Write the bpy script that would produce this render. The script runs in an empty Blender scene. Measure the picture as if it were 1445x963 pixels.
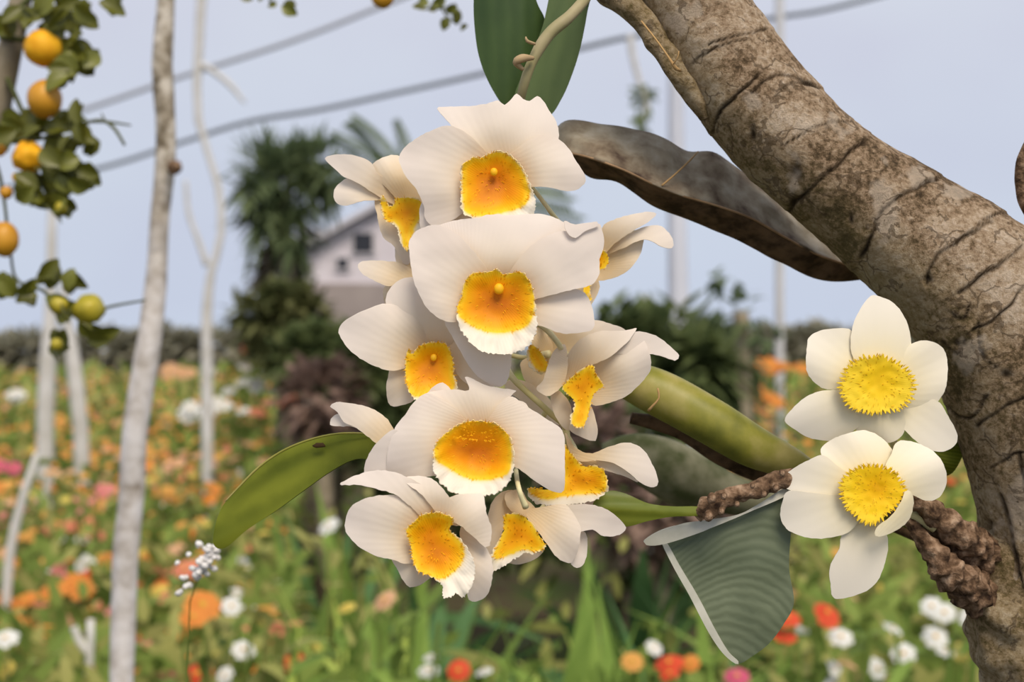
import bpy, math, random
from mathutils import Vector, Matrix, noise
from mathutils.geometry import delaunay_2d_cdt
random.seed(7)
R = random.Random(11)
PI = math.pi
col = bpy.context.scene.collection
sc = bpy.context.scene

# ------------------------------------------------------------------ camera, sky, sun, exposure
FPX = 50.0 / 36.0 * 1445.0
CZ = 1.10
D0 = 0.42
cam_d = bpy.data.cameras.new('camera'); cam = bpy.data.objects.new('camera', cam_d); col.objects.link(cam)
cam.location = (0, 0, CZ); cam.rotation_euler = (PI / 2, 0, 0)
cam_d.lens = 50; cam_d.sensor_width = 36; cam_d.clip_start = 0.02; cam_d.clip_end = 500
cam_d.dof.use_dof = True; cam_d.dof.focus_distance = 0.425; cam_d.dof.aperture_fstop = 15.0
sc.camera = cam
sc.view_settings.view_transform = 'Standard'; sc.view_settings.look = 'None'
sc.view_settings.gamma = 1.0; sc.view_settings.use_curve_mapping = False
sc.view_settings.exposure = 0.0

w = bpy.data.worlds.new('sky'); sc.world = w; w.use_nodes = True
nt = w.node_tree; nt.nodes.clear()
o_ = nt.nodes.new('ShaderNodeOutputWorld'); bg = nt.nodes.new('ShaderNodeBackground')
tc = nt.nodes.new('ShaderNodeTexCoord'); sep = nt.nodes.new('ShaderNodeSeparateXYZ')
rp = nt.nodes.new('ShaderNodeValToRGB')
rp.color_ramp.elements[0].position = 0.0; rp.color_ramp.elements[0].color = (0.53, 0.64, 0.79, 1)
rp.color_ramp.elements[1].position = 0.9; rp.color_ramp.elements[1].color = (0.60, 0.65, 0.75, 1)
e = rp.color_ramp.elements.new(0.14); e.color = (0.58, 0.655, 0.78, 1)
e = rp.color_ramp.elements.new(0.25); e.color = (0.65, 0.69, 0.79, 1)
ns = nt.nodes.new('ShaderNodeTexNoise'); ns.inputs['Scale'].default_value = 5.0; ns.inputs['Detail'].default_value = 3
mp = nt.nodes.new('ShaderNodeMapping'); mp.inputs['Scale'].default_value = (1, 1, 1.6)
rp2 = nt.nodes.new('ShaderNodeValToRGB')
rp2.color_ramp.elements[0].position = 0.35; rp2.color_ramp.elements[0].color = (0.60, 0.60, 0.73, 1)
rp2.color_ramp.elements[1].position = 0.72; rp2.color_ramp.elements[1].color = (0.68, 0.72, 0.81, 1)
mx = nt.nodes.new('ShaderNodeMix'); mx.data_type = 'RGBA'; mx.inputs[0].default_value = 0.45
nt.links.new(tc.outputs['Generated'], sep.inputs[0]); nt.links.new(sep.outputs['Z'], rp.inputs[0])
nt.links.new(tc.outputs['Generated'], mp.inputs[0]); nt.links.new(mp.outputs[0], ns.inputs['Vector'])
nt.links.new(ns.outputs['Fac'], rp2.inputs[0])
nt.links.new(rp.outputs[0], mx.inputs[6]); nt.links.new(rp2.outputs[0], mx.inputs[7])
nt.links.new(mx.outputs[2], bg.inputs['Color']); nt.links.new(bg.outputs[0], o_.inputs[0])
bg.inputs['Strength'].default_value = 1.0

sd = bpy.data.lights.new('sun', 'SUN'); sun = bpy.data.objects.new('sun', sd); col.objects.link(sun)
sd.energy = 3.15; sd.angle = math.radians(28); sd.color = (1.0, 0.88, 0.72)
sdir = Vector((0.22, -0.75, 0.92)).normalized()
sun.rotation_euler = sdir.to_track_quat('Z', 'Y').to_euler(); sun.location = (2, -3, 5)

# ------------------------------------------------------------------ helpers
def P(x, y, d):
    return Vector(((x - 722.5) * d / FPX, d, CZ - (y - 481.5) * d / FPX))
W = {}
def tag(o, label=None, cat=None, group=None, kind=None):
    if label: o['label'] = label
    if cat: o['category'] = cat
    if group: o['group'] = group
    if kind: o['kind'] = kind
    return o
def empty(name, loc, label, cat, group=None):
    o = bpy.data.objects.new(name, None); o.empty_display_size = 0.02; col.objects.link(o)
    o.location = loc; W[o.name] = Vector(loc)
    return tag(o, label, cat, group)
def mk(name, verts, faces, mat, parent=None, smooth=True, attrs=None, thick=0, label=None, origin=None):
    verts = [Vector(v) for v in verts]
    c = Vector(origin) if origin is not None else sum(verts, Vector()) / max(1, len(verts))
    me = bpy.data.meshes.new(name)
    me.from_pydata([v - c for v in verts], [], faces)
    if smooth: me.polygons.foreach_set('use_smooth', [True] * len(me.polygons))
    for k, vals in (attrs or {}).items():
        a = me.attributes.new(k, 'FLOAT', 'POINT'); a.data.foreach_set('value', vals)
    me.materials.append(mat); me.update()
    o = bpy.data.objects.new(name, me); col.objects.link(o)
    W[o.name] = c
    o.location = c - W[parent.name] if parent else c
    if parent: o.parent = parent
    if thick:
        m = o.modifiers.new('thickness', 'SOLIDIFY'); m.thickness = thick; m.offset = 0
    if label: o['label'] = label
    return o
def catmull(pts, closed=True, step=4.0):
    n = len(pts); out = []
    rng = n if closed else n - 1
    for i in range(rng):
        if closed: p0, p1, p2, p3 = pts[(i - 1) % n], pts[i], pts[(i + 1) % n], pts[(i + 2) % n]
        else: p0, p1, p2, p3 = pts[max(i - 1, 0)], pts[i], pts[i + 1], pts[min(i + 2, n - 1)]
        L = math.hypot(p2[0] - p1[0], p2[1] - p1[1]); k = max(1, int(round(L / step)))
        for j in range(k):
            t = j / k; t2 = t * t; t3 = t2 * t
            out.append(tuple(0.5 * (2 * b + (c - a) * t + (2 * a - 5 * b + 4 * c - d) * t2 + (-a + 3 * b - 3 * c + d) * t3)
                             for a, b, c, d in zip(p0, p1, p2, p3)))
    if not closed: out.append(tuple(pts[-1]))
    return out
def inside(x, y, poly):
    r = False; j = len(poly) - 1
    for i in range(len(poly)):
        xi, yi = poly[i][0], poly[i][1]; xj, yj = poly[j][0], poly[j][1]
        if (yi > y) != (yj > y) and x < (xj - xi) * (y - yi) / (yj - yi) + xi: r = not r
        j = i
    return r
def dseg(x, y, poly):
    best = 1e9; j = len(poly) - 1
    for i in range(len(poly)):
        ax, ay = poly[j][0], poly[j][1]; bx, by = poly[i][0], poly[i][1]
        dx, dy = bx - ax, by - ay; q = dx * dx + dy * dy
        t = 0 if q == 0 else max(0, min(1, ((x - ax) * dx + (y - ay) * dy) / q))
        e = (x - ax - t * dx) ** 2 + (y - ay - t * dy) ** 2
        if e < best: best = e
        j = i
    return math.sqrt(best)
def surface(name, outline, dfn, mat, parent, step=6.0, jag=0.0, tintfn=None, thick=0.00028, depth=D0, label=None, A=None, T=None):
    """thin curved blade: traced outline, its own depth at each point (dfn, in pixels of D0 towards the camera), real thickness"""
    pts = catmull(outline, True, step * (0.45 if jag > 1 else 0.75))
    n = len(pts)
    if jag:
        q = []
        for i, p in enumerate(pts):
            a = pts[i - 1]; b = pts[(i + 1) % n]; dx, dy = b[0] - a[0], b[1] - a[1]; l = math.hypot(dx, dy) or 1
            j = R.uniform(-1, 1) * jag
            q.append((p[0] + dy / l * j, p[1] - dx / l * j))
        pts = q
    xs = [p[0] for p in pts]; ys = [p[1] for p in pts]
    vs = [Vector(p[:2]) for p in pts]
    coarse = pts[::2]
    y = min(ys) + step * 0.5; row = 0
    while y < max(ys):
        x = min(xs) + step * (0.5 if row % 2 else 0)
        while x < max(xs):
            if inside(x, y, pts) and dseg(x, y, coarse) > step * 0.55: vs.append(Vector((x, y)))
            x += step
        y += step * 0.87; row += 1
    res = delaunay_2d_cdt(vs, [(i, (i + 1) % n) for i in range(n)], [], 1, 1e-4)
    v2, fs = res[0], res[2]
    if A is None: A = (sum(xs) / n, sum(ys) / n)
    if T is None: T = max(pts, key=lambda p: (p[0] - A[0]) ** 2 + (p[1] - A[1]) ** 2)
    ux, uy = T[0] - A[0], T[1] - A[1]; L = math.hypot(ux, uy) or 1; ux /= L; uy /= L
    wv = []; tn = []; sa = []; ta = []
    for v in v2:
        s = ((v.x - A[0]) * ux + (v.y - A[1]) * uy) / L
        t = ((v.x - A[0]) * -uy + (v.y - A[1]) * ux) / (L * 0.5)
        o = dfn(v.x, v.y, s, t)
        wv.append(P(v.x, v.y, depth - o * D0 / FPX))
        sa.append(s); ta.append(t)
        tn.append(tintfn(v.x, v.y) if tintfn else 0.0)
    o = mk(name, wv, [list(reversed(f)) for f in fs], mat, parent, attrs={'tint': tn, 'along': sa, 'across': ta}, thick=thick, label=label)
    me = o.data; use = {}
    for p in me.polygons:
        for k in p.edge_keys: use[k] = use.get(k, 0) + 1
    a = me.attributes.new('sharp_edge', 'BOOLEAN', 'EDGE')
    a.data.foreach_set('value', [use.get(e.key, 0) < 2 for e in me.edges])
    return o
def tube(name, path, mat, parent=None, depth=D0, seg=12, step=6, bump=0.0, freq=0.05, label=None, capped=True, world=False):
    """path of (x px, y px, depth m, radius px at that depth)"""
    pts = catmull([tuple(p) for p in path], False, step)
    C = [P(p[0], p[1], p[2]) for p in pts]; RR = [p[3] * p[2] / FPX for p in pts]
    return tube3(name, C, RR, mat, parent, seg, bump, freq, label)
def tube3(name, C, RR, mat, parent=None, seg=12, bump=0.0, freq=30, label=None, origin=None):
    C = [Vector(c) for c in C]
    V = []; F = []; al = []; ac = []
    nrm = None; dist = 0
    for i, c in enumerate(C):
        t = (C[min(i + 1, len(C) - 1)] - C[max(i - 1, 0)]).normalized()
        if nrm is None:
            nrm = t.cross(Vector((0, 1, 0.01))); nrm.normalize()
        nrm = (nrm - t * nrm.dot(t)).normalized(); bn = t.cross(nrm)
        if i: dist += (C[i] - C[i - 1]).length
        for k in range(seg):
            a = 2 * PI * k / seg
            d = nrm * math.cos(a) + bn * math.sin(a)
            r = RR[i]
            if bump: r *= 1 + bump * noise.noise((c + d * RR[i]) * freq * 10)
            V.append(c + d * r); al.append(dist * 10); ac.append(k / seg)
    n = len(C)
    for i in range(n - 1):
        for k in range(seg):
            k2 = (k + 1) % seg
            F.append([i * seg + k, i * seg + k2, (i + 1) * seg + k2, (i + 1) * seg + k])
    F.append(list(range(seg))[::-1]); F.append([(n - 1) * seg + k for k in range(seg)])
    return mk(name, V, F, mat, parent, attrs={'along': al, 'across': ac}, label=label, origin=origin)
def blob(name, c, r, mat, parent, nu=14, nv=10, sq=(1, 1, 1), bump=0.0, fr=80, label=None):
    V = []; F = []
    c = Vector(c)
    for i in range(nv + 1):
        th = PI * i / nv
        for j in range(nu):
            ph = 2 * PI * j / nu
            d = Vector((math.sin(th) * math.cos(ph) * sq[0], math.sin(th) * math.sin(ph) * sq[1], math.cos(th) * sq[2]))
            k = 1 + bump * noise.noise((c + d * r) * fr)
            V.append(c + d * r * k)
    for i in range(nv):
        for j in range(nu):
            a = i * nu + j; b = i * nu + (j + 1) % nu
            F.append([a, a + nu, b + nu, b])
    return mk(name, V, F, mat, parent, label=label)

# ------------------------------------------------------------------ materials
def mat(name, color, rough=0.6, spec=0.3, translucent=0.0, sub=0.0):
    m = bpy.data.materials.new(name); m.use_nodes = True; n = m.node_tree
    b = n.nodes['Principled BSDF']; b.inputs['Base Color'].default_value = (*color, 1)
    b.inputs['Roughness'].default_value = rough; b.inputs['Specular IOR Level'].default_value = spec
    m['b'] = 1
    if translucent:
        out = n.nodes['Material Output']; t = n.nodes.new('ShaderNodeBsdfTranslucent'); mixs = n.nodes.new('ShaderNodeMixShader')
        t.inputs['Color'].default_value = (*color, 1); mixs.inputs[0].default_value = translucent
        n.links.new(b.outputs[0], mixs.inputs[1]); n.links.new(t.outputs[0], mixs.inputs[2]); n.links.new(mixs.outputs[0], out.inputs[0])
        t.name = 'TR'
    return m
def link_color(m, sock):
    n = m.node_tree; n.links.new(sock, n.nodes['Principled BSDF'].inputs['Base Color'])
    if 'TR' in n.nodes: n.links.new(sock, n.nodes['TR'].inputs['Color'])
def ramp(n, stops):
    r = n.nodes.new('ShaderNodeValToRGB'); el = r.color_ramp.elements
    el[0].position = stops[0][0]; el[0].color = (*stops[0][1], 1); el[1].position = stops[-1][0]; el[1].color = (*stops[-1][1], 1)
    for p, c in stops[1:-1]:
        e = el.new(p); e.color = (*c, 1)
    return r
def noise_tex(n, scale, detail=4, coord='Object', rough=0.55, mapping=None):
    tc = n.nodes.new('ShaderNodeTexCoord'); t = n.nodes.new('ShaderNodeTexNoise')
    t.inputs['Scale'].default_value = scale; t.inputs['Detail'].default_value = detail; t.inputs['Roughness'].default_value = rough
    if mapping:
        mp = n.nodes.new('ShaderNodeMapping'); mp.inputs['Scale'].default_value = mapping
        n.links.new(tc.outputs[coord], mp.inputs[0]); n.links.new(mp.outputs[0], t.inputs['Vector'])
    else: n.links.new(tc.outputs[coord], t.inputs['Vector'])
    return t
def bump(m, sock, strength, dist=0.001):
    n = m.node_tree; b = n.nodes.new('ShaderNodeBump'); b.inputs['Strength'].default_value = strength; b.inputs['Distance'].default_value = dist
    n.links.new(sock, b.inputs['Height']); n.links.new(b.outputs[0], n.nodes['Principled BSDF'].inputs['Normal'])
def mottled(name, stops, scale=8, rough=0.7, spec=0.2, translucent=0.0, bmp=0.0, bd=0.001, detail=4, mapping=None, coord='Object'):
    m = mat(name, stops[0][1], rough, spec, translucent); n = m.node_tree
    t = noise_tex(n, scale, detail, coord, mapping=mapping); r = ramp(n, stops); n.links.new(t.outputs['Fac'], r.inputs[0]); link_color(m, r.outputs[0])
    if bmp: bump(m, t.outputs['Fac'], bmp, bd)
    return m
def attr(n, name):
    a = n.nodes.new('ShaderNodeAttribute'); a.attribute_name = name; return a.outputs['Fac']
def math_(n, op, a, b=None, c=None):
    m = n.nodes.new('ShaderNodeMath'); m.operation = op
    for i, v in enumerate((a, b, c)):
        if v is None: continue
        if isinstance(v, (int, float)): m.inputs[i].default_value = v
        else: n.links.new(v, m.inputs[i])
    return m.outputs[0]
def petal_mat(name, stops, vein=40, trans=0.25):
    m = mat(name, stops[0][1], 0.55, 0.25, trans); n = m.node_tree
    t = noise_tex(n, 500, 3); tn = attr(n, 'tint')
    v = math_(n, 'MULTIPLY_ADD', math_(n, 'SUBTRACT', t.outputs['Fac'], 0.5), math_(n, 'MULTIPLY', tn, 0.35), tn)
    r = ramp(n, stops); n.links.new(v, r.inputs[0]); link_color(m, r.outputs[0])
    # fine lengthwise veins as relief
    al = attr(n, 'along'); ac = attr(n, 'across')
    ratio = math_(n, 'DIVIDE', ac, math_(n, 'ADD', math_(n, 'ABSOLUTE', al), 0.35))
    wv = math_(n, 'SINE', math_(n, 'MULTIPLY', ratio, vein))
    t2 = noise_tex(n, 120, 3)
    h = math_(n, 'MULTIPLY_ADD', wv, 0.05, math_(n, 'MULTIPLY', t2.outputs['Fac'], 0.5))
    bump(m, h, 0.3, 0.0006)
    return m
M = {}
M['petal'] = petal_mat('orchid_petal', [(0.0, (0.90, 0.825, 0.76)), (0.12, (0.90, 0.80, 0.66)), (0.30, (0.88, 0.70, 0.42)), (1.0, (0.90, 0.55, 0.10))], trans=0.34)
M['lip'] = petal_mat('orchid_lip', [(0.0, (0.86, 0.79, 0.66)), (0.06, (0.86, 0.76, 0.52)), (0.13, (0.93, 0.62, 0.02)), (0.28, (0.93, 0.46, 0.0)), (0.6, (0.84, 0.30, 0.0)), (1.0, (0.62, 0.17, 0.0))], vein=60, trans=0.15)
M['hair'] = mat('orchid_lip_hair', (0.95, 0.55, 0.01), 0.6, 0.2, 0.3)
M['column'] = mat('orchid_column', (0.93, 0.50, 0.01), 0.5, 0.3, 0.1)
M['pedicel'] = mottled('pedicel_green', [(0.3, (0.66, 0.60, 0.26)), (0.7, (0.82, 0.74, 0.45))], 60, 0.5, 0.3, 0.1)
M['stem'] = mottled('flower_stem', [(0.3, (0.26, 0.24, 0.10)), (0.7, (0.40, 0.33, 0.20))], 70, 0.6, 0.3)
M['bract'] = mat('bract_tan', (0.50, 0.36, 0.20), 0.6, 0.2, 0.2)
M['wpetal'] = petal_mat('cream_petal', [(0.0, (0.91, 0.855, 0.75)), (0.15, (0.91, 0.83, 0.62)), (0.4, (0.90, 0.78, 0.40)), (1.0, (0.9, 0.6, 0.05))], vein=28, trans=0.2)
M['corona'] = petal_mat('yellow_corona', [(0.0, (0.92, 0.72, 0.06)), (0.25, (0.93, 0.62, 0.01)), (0.7, (0.90, 0.50, 0.0)), (1.0, (0.70, 0.30, 0.0))], vein=70, trans=0.1)
M['chair'] = mat('yellow_fringe', (0.93, 0.68, 0.03), 0.6, 0.2, 0.3)

def leaf_mat(name, a, b, vein=0, freq=60, rough=0.38, trans=0.15, curve=0.0, wear=None, spec=0.45):
    m = mat(name, a, rough, spec, trans); n = m.node_tree
    t = noise_tex(n, 45, 4); r = ramp(n, [(0.3, a), (0.7, b)])
    al = attr(n, 'along'); ac = attr(n, 'across')
    k = t.outputs['Fac']
    if vein:
        ph = math_(n, 'MULTIPLY', math_(n, 'MULTIPLY_ADD', math_(n, 'MULTIPLY', ac, ac), curve, math_(n, 'ADD', ac if curve == 0 else al, math_(n, 'MULTIPLY', t.outputs['Fac'], 0.16))), freq)
        wv = math_(n, 'SINE', ph)
        k = math_(n, 'MULTIPLY_ADD', wv, vein, k)
        bump(m, wv, 0.22, 0.0003)
    n.links.new(k, r.inputs[0]); link_color(m, r.outputs[0])
    return m
M['leafL'] = leaf_mat('orchid_leaf_olive', (0.10, 0.125, 0.010), (0.19, 0.215, 0.02), 0.12, 26, 0.5, spec=0.15)
M['leafT'] = leaf_mat('orchid_leaf_deep', (0.035, 0.072, 0.016), (0.065, 0.115, 0.028), 0.06, 30, 0.5)
M['leafT2'] = leaf_mat('orchid_leaf_pale', (0.085, 0.13, 0.045), (0.12, 0.17, 0.06), 0.06, 30, 0.5, spec=0.3)
M['leafF'] = leaf_mat('folded_leaf_grey', (0.095, 0.120, 0.070), (0.165, 0.195, 0.115), 0.035, 110, 0.5, 0.1, curve=-0.45, spec=0.3)
M['leafFe'] = mottled('folded_leaf_rim', [(0.3, (0.42, 0.42, 0.33)), (0.7, (0.62, 0.60, 0.52))], 90, 0.6, 0.2)
M['cane'] = mottled('green_cane', [(0.32, (0.11, 0.12, 0.018)), (0.5, (0.24, 0.23, 0.035)), (0.68, (0.40, 0.34, 0.12))], 48, 0.45, 0.3, bmp=0.15, detail=6)
M['cane_d'] = mottled('dull_cane', [(0.38, (0.07, 0.08, 0.03)), (0.6, (0.22, 0.21, 0.13))], 55, 0.7, 0.1, bmp=0.2)
M['husk'] = mottled('dry_husk', [(0.30, (0.08, 0.05, 0.035)), (0.42, (0.22, 0.17, 0.115)), (0.55, (0.33, 0.28, 0.20)), (0.72, (0.46, 0.41, 0.33))], 95, 0.75, 0.15, bmp=0.5, detail=8)
M['husk_d'] = mottled('dry_husk_dark', [(0.35, (0.045, 0.028, 0.016)), (0.6, (0.15, 0.095, 0.055))], 170, 0.8, 0.1, bmp=0.5, detail=8)
M['spot'] = mat('leaf_spot', (0.05, 0.03, 0.012), 0.7, 0.1)
M['tan'] = mat('dry_tendril', (0.45, 0.28, 0.12), 0.7, 0.1)

def bark_mat():
    m = mat('bark', (0.3, 0.23, 0.15), 0.9, 0.12); n = m.node_tree
    t1 = noise_tex(n, 30, 8, rough=0.6); t2 = noise_tex(n, 520, 8, rough=0.75); t3 = noise_tex(n, 95, 6, rough=0.65)
    r = ramp(n, [(0.30, (0.075, 0.05, 0.028)), (0.42, (0.20, 0.135, 0.075)), (0.50, (0.38, 0.262, 0.16)), (0.60, (0.54, 0.40, 0.265)), (0.76, (0.74, 0.60, 0.45))])
    k = math_(n, 'MULTIPLY_ADD', t2.outputs['Fac'], 1.0, math_(n, 'MULTIPLY_ADD', t3.outputs['Fac'], 0.6, math_(n, 'MULTIPLY_ADD', t1.outputs['Fac'], 1.0, -0.78)))
    n.links.new(k, r.inputs[0])
    moss = n.nodes.new('ShaderNodeMix'); moss.data_type = 'RGBA'
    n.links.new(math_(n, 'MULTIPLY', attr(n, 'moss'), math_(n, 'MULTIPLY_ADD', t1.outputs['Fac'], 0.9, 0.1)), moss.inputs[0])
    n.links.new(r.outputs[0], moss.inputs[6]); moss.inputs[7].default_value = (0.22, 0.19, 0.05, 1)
    dk = n.nodes.new('ShaderNodeMix'); dk.data_type = 'RGBA'
    n.links.new(attr(n, 'crack'), dk.inputs[0]); n.links.new(moss.outputs[2], dk.inputs[6]); dk.inputs[7].default_value = (0.05, 0.032, 0.018, 1)
    pl = n.nodes.new('ShaderNodeMix'); pl.data_type = 'RGBA'
    n.links.new(attr(n, 'pale'), pl.inputs[0]); n.links.new(dk.outputs[2], pl.inputs[6]); pl.inputs[7].default_value = (0.68, 0.56, 0.43, 1)
    link_color(m, pl.outputs[2])
    tcx = n.nodes.new('ShaderNodeTexCoord'); dn_ = noise_tex(n, 60, 4)
    vm = n.nodes.new('ShaderNodeVectorMath'); vm.operation = 'SCALE'; vm.inputs['Scale'].default_value = 0.03; n.links.new(dn_.outputs['Color'], vm.inputs[0])
    va = n.nodes.new('ShaderNodeVectorMath'); va.operation = 'ADD'; n.links.new(tcx.outputs['Object'], va.inputs[0]); n.links.new(vm.outputs[0], va.inputs[1])
    mpn = n.nodes.new('ShaderNodeMapping'); mpn.inputs['Rotation'].default_value = (0, 0.75, 0); mpn.inputs['Scale'].default_value = (0.45, 1, 1.25); n.links.new(va.outputs[0], mpn.inputs[0])
    vo = n.nodes.new('ShaderNodeTexVoronoi'); vo.feature = 'DISTANCE_TO_EDGE'; vo.inputs['Scale'].default_value = 75; n.links.new(mpn.outputs[0], vo.inputs['Vector'])
    fine = math_(n, 'MULTIPLY', math_(n, 'LESS_THAN', vo.outputs['Distance'], 0.035), math_(n, 'GREATER_THAN', t3.outputs['Fac'], 0.50))
    dk2 = n.nodes.new('ShaderNodeMix'); dk2.data_type = 'RGBA'; n.links.new(math_(n, 'MULTIPLY', fine, 0.6), dk2.inputs[0]); n.links.new(pl.outputs[2], dk2.inputs[6]); dk2.inputs[7].default_value = (0.10, 0.065, 0.035, 1)
    link_color(m, dk2.outputs[2])
    h = math_(n, 'MULTIPLY_ADD', t2.outputs['Fac'], 0.9, math_(n, 'MULTIPLY_ADD', fine, -0.4, t3.outputs['Fac']))
    bump(m, h, 1.0, 0.0024)
    return m
M['bark'] = bark_mat()
M['twig'] = mottled('rough_twig', [(0.33, (0.035, 0.02, 0.013)), (0.47, (0.13, 0.078, 0.045)), (0.58, (0.25, 0.16, 0.10)), (0.74, (0.48, 0.34, 0.23))], 300, 0.9, 0.1, bmp=1.0, bd=0.002, detail=8)
M['white_bark'] = mottled('whitewashed_bark', [(0.3, (0.30, 0.25, 0.20)), (0.42, (0.55, 0.50, 0.45)), (0.58, (0.72, 0.68, 0.65)), (0.8, (0.82, 0.79, 0.77))], 60, 0.9, 0.1, bmp=0.6, bd=0.003, detail=6)
M['grey_bark'] = mottled('weathered_bark', [(0.3, (0.20, 0.17, 0.13)), (0.5, (0.34, 0.29, 0.23)), (0.75, (0.48, 0.44, 0.38))], 28, 0.9, 0.1, bmp=0.6, bd=0.003, detail=6)
M['pale_stem'] = mottled('pale_stem', [(0.3, (0.50, 0.48, 0.44)), (0.7, (0.66, 0.65, 0.64))], 12, 0.9, 0.1)
M['branch'] = mottled('citrus_branch', [(0.3, (0.16, 0.13, 0.08)), (0.7, (0.35, 0.30, 0.22))], 40, 0.9, 0.1, bmp=0.5)
M['gtwig'] = mottled('green_twig', [(0.3, (0.05, 0.06, 0.02)), (0.7, (0.12, 0.13, 0.05))], 40, 0.8, 0.1)
M['cleaf'] = leaf_mat('citrus_leaf', (0.07, 0.08, 0.006), (0.16, 0.16, 0.02), 0, 30, 0.4)
M['cleaf2'] = leaf_mat('citrus_leaf_light', (0.12, 0.14, 0.012), (0.20, 0.20, 0.035), 0, 30, 0.4)
M['fruit'] = mottled('ripe_peel', [(0.3, (0.72, 0.32, 0.008)), (0.7, (0.86, 0.46, 0.015))], 110, 0.55, 0.25, bmp=0.5, bd=0.0015)
M['fruit_o'] = mottled('orange_peel', [(0.3, (0.46, 0.20, 0.010)), (0.7, (0.62, 0.30, 0.02))], 40, 0.45, 0.4, bmp=0.4)
M['fruit_g'] = mottled('unripe_peel', [(0.3, (0.20, 0.20, 0.01)), (0.7, (0.48, 0.38, 0.03))], 60, 0.45, 0.4, bmp=0.5, bd=0.0015)
M['calyx'] = mat('calyx', (0.10, 0.11, 0.03), 0.7, 0.2)
def plain_leaf(name, a, b, trans=0.25, scale=6, coord='Object'):
    return mottled(name, [(0.3, a), (0.7, b)], scale, 0.65, 0.1, trans)
M['strap'] = plain_leaf('strap_leaf', (0.13, 0.22, 0.04), (0.26, 0.37, 0.08))
M['strap2'] = plain_leaf('strap_leaf_bright', (0.32, 0.42, 0.07), (0.48, 0.55, 0.14))
M['strap3'] = plain_leaf('strap_leaf_blue', (0.06, 0.14, 0.045), (0.13, 0.24, 0.09))
M['fol'] = plain_leaf('bedding_foliage', (0.13, 0.20, 0.04), (0.28, 0.355, 0.085))
M['fol2'] = plain_leaf('bedding_foliage_yellow', (0.25, 0.27, 0.07), (0.42, 0.40, 0.14))
M['fol_d'] = plain_leaf('dark_foliage', (0.07, 0.10, 0.04), (0.20, 0.24, 0.09), .4)
M['fol_m'] = plain_leaf('mid_foliage', (0.09, 0.13, 0.065), (0.22, 0.27, 0.13), .4)
M['fol_b'] = plain_leaf('brown_foliage', (0.14, 0.09, 0.07), (0.36, 0.25, 0.20), .35, 20)
M['hedge'] = plain_leaf('hazed_hedge_foliage', (0.26, 0.27, 0.20), (0.42, 0.38, 0.28), 0.4)  # leaf colour lightened to carry the haze of distance
FC = {'orange': (0.72, 0.27, 0.055), 'amber': (0.70, 0.36, 0.09), 'salmon': (0.70, 0.25, 0.15), 'red': (0.70, 0.09, 0.035),
      'pink': (0.70, 0.24, 0.24), 'white': (0.80, 0.80, 0.76), 'yellow': (0.68, 0.54, 0.12), 'magenta': (0.62, 0.11, 0.20), 'peach': (0.70, 0.42, 0.24)}
for k, c in FC.items(): M['f_' + k] = mat('bloom_' + k, c, 0.6, 0.2, 0.25)
M['f_eye'] = mat('bloom_eye', (0.55, 0.33, 0.05), 0.8, 0.1)

# ------------------------------------------------------------------ the ground
g = mk('floor', [(-60, -3, 0), (60, -3, 0), (60, 120, 0), (-60, 120, 0)], [[0, 1, 2, 3]],
       mottled('soil', [(0.35, (0.030, 0.022, 0.014)), (0.5, (0.07, 0.055, 0.03)), (0.65, (0.06, 0.085, 0.02))], 1.5, 0.95, 0.05, detail=6, coord='Object'))
tag(g, 'dark soil and low grass under the flower field', None, None, 'structure')

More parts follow.
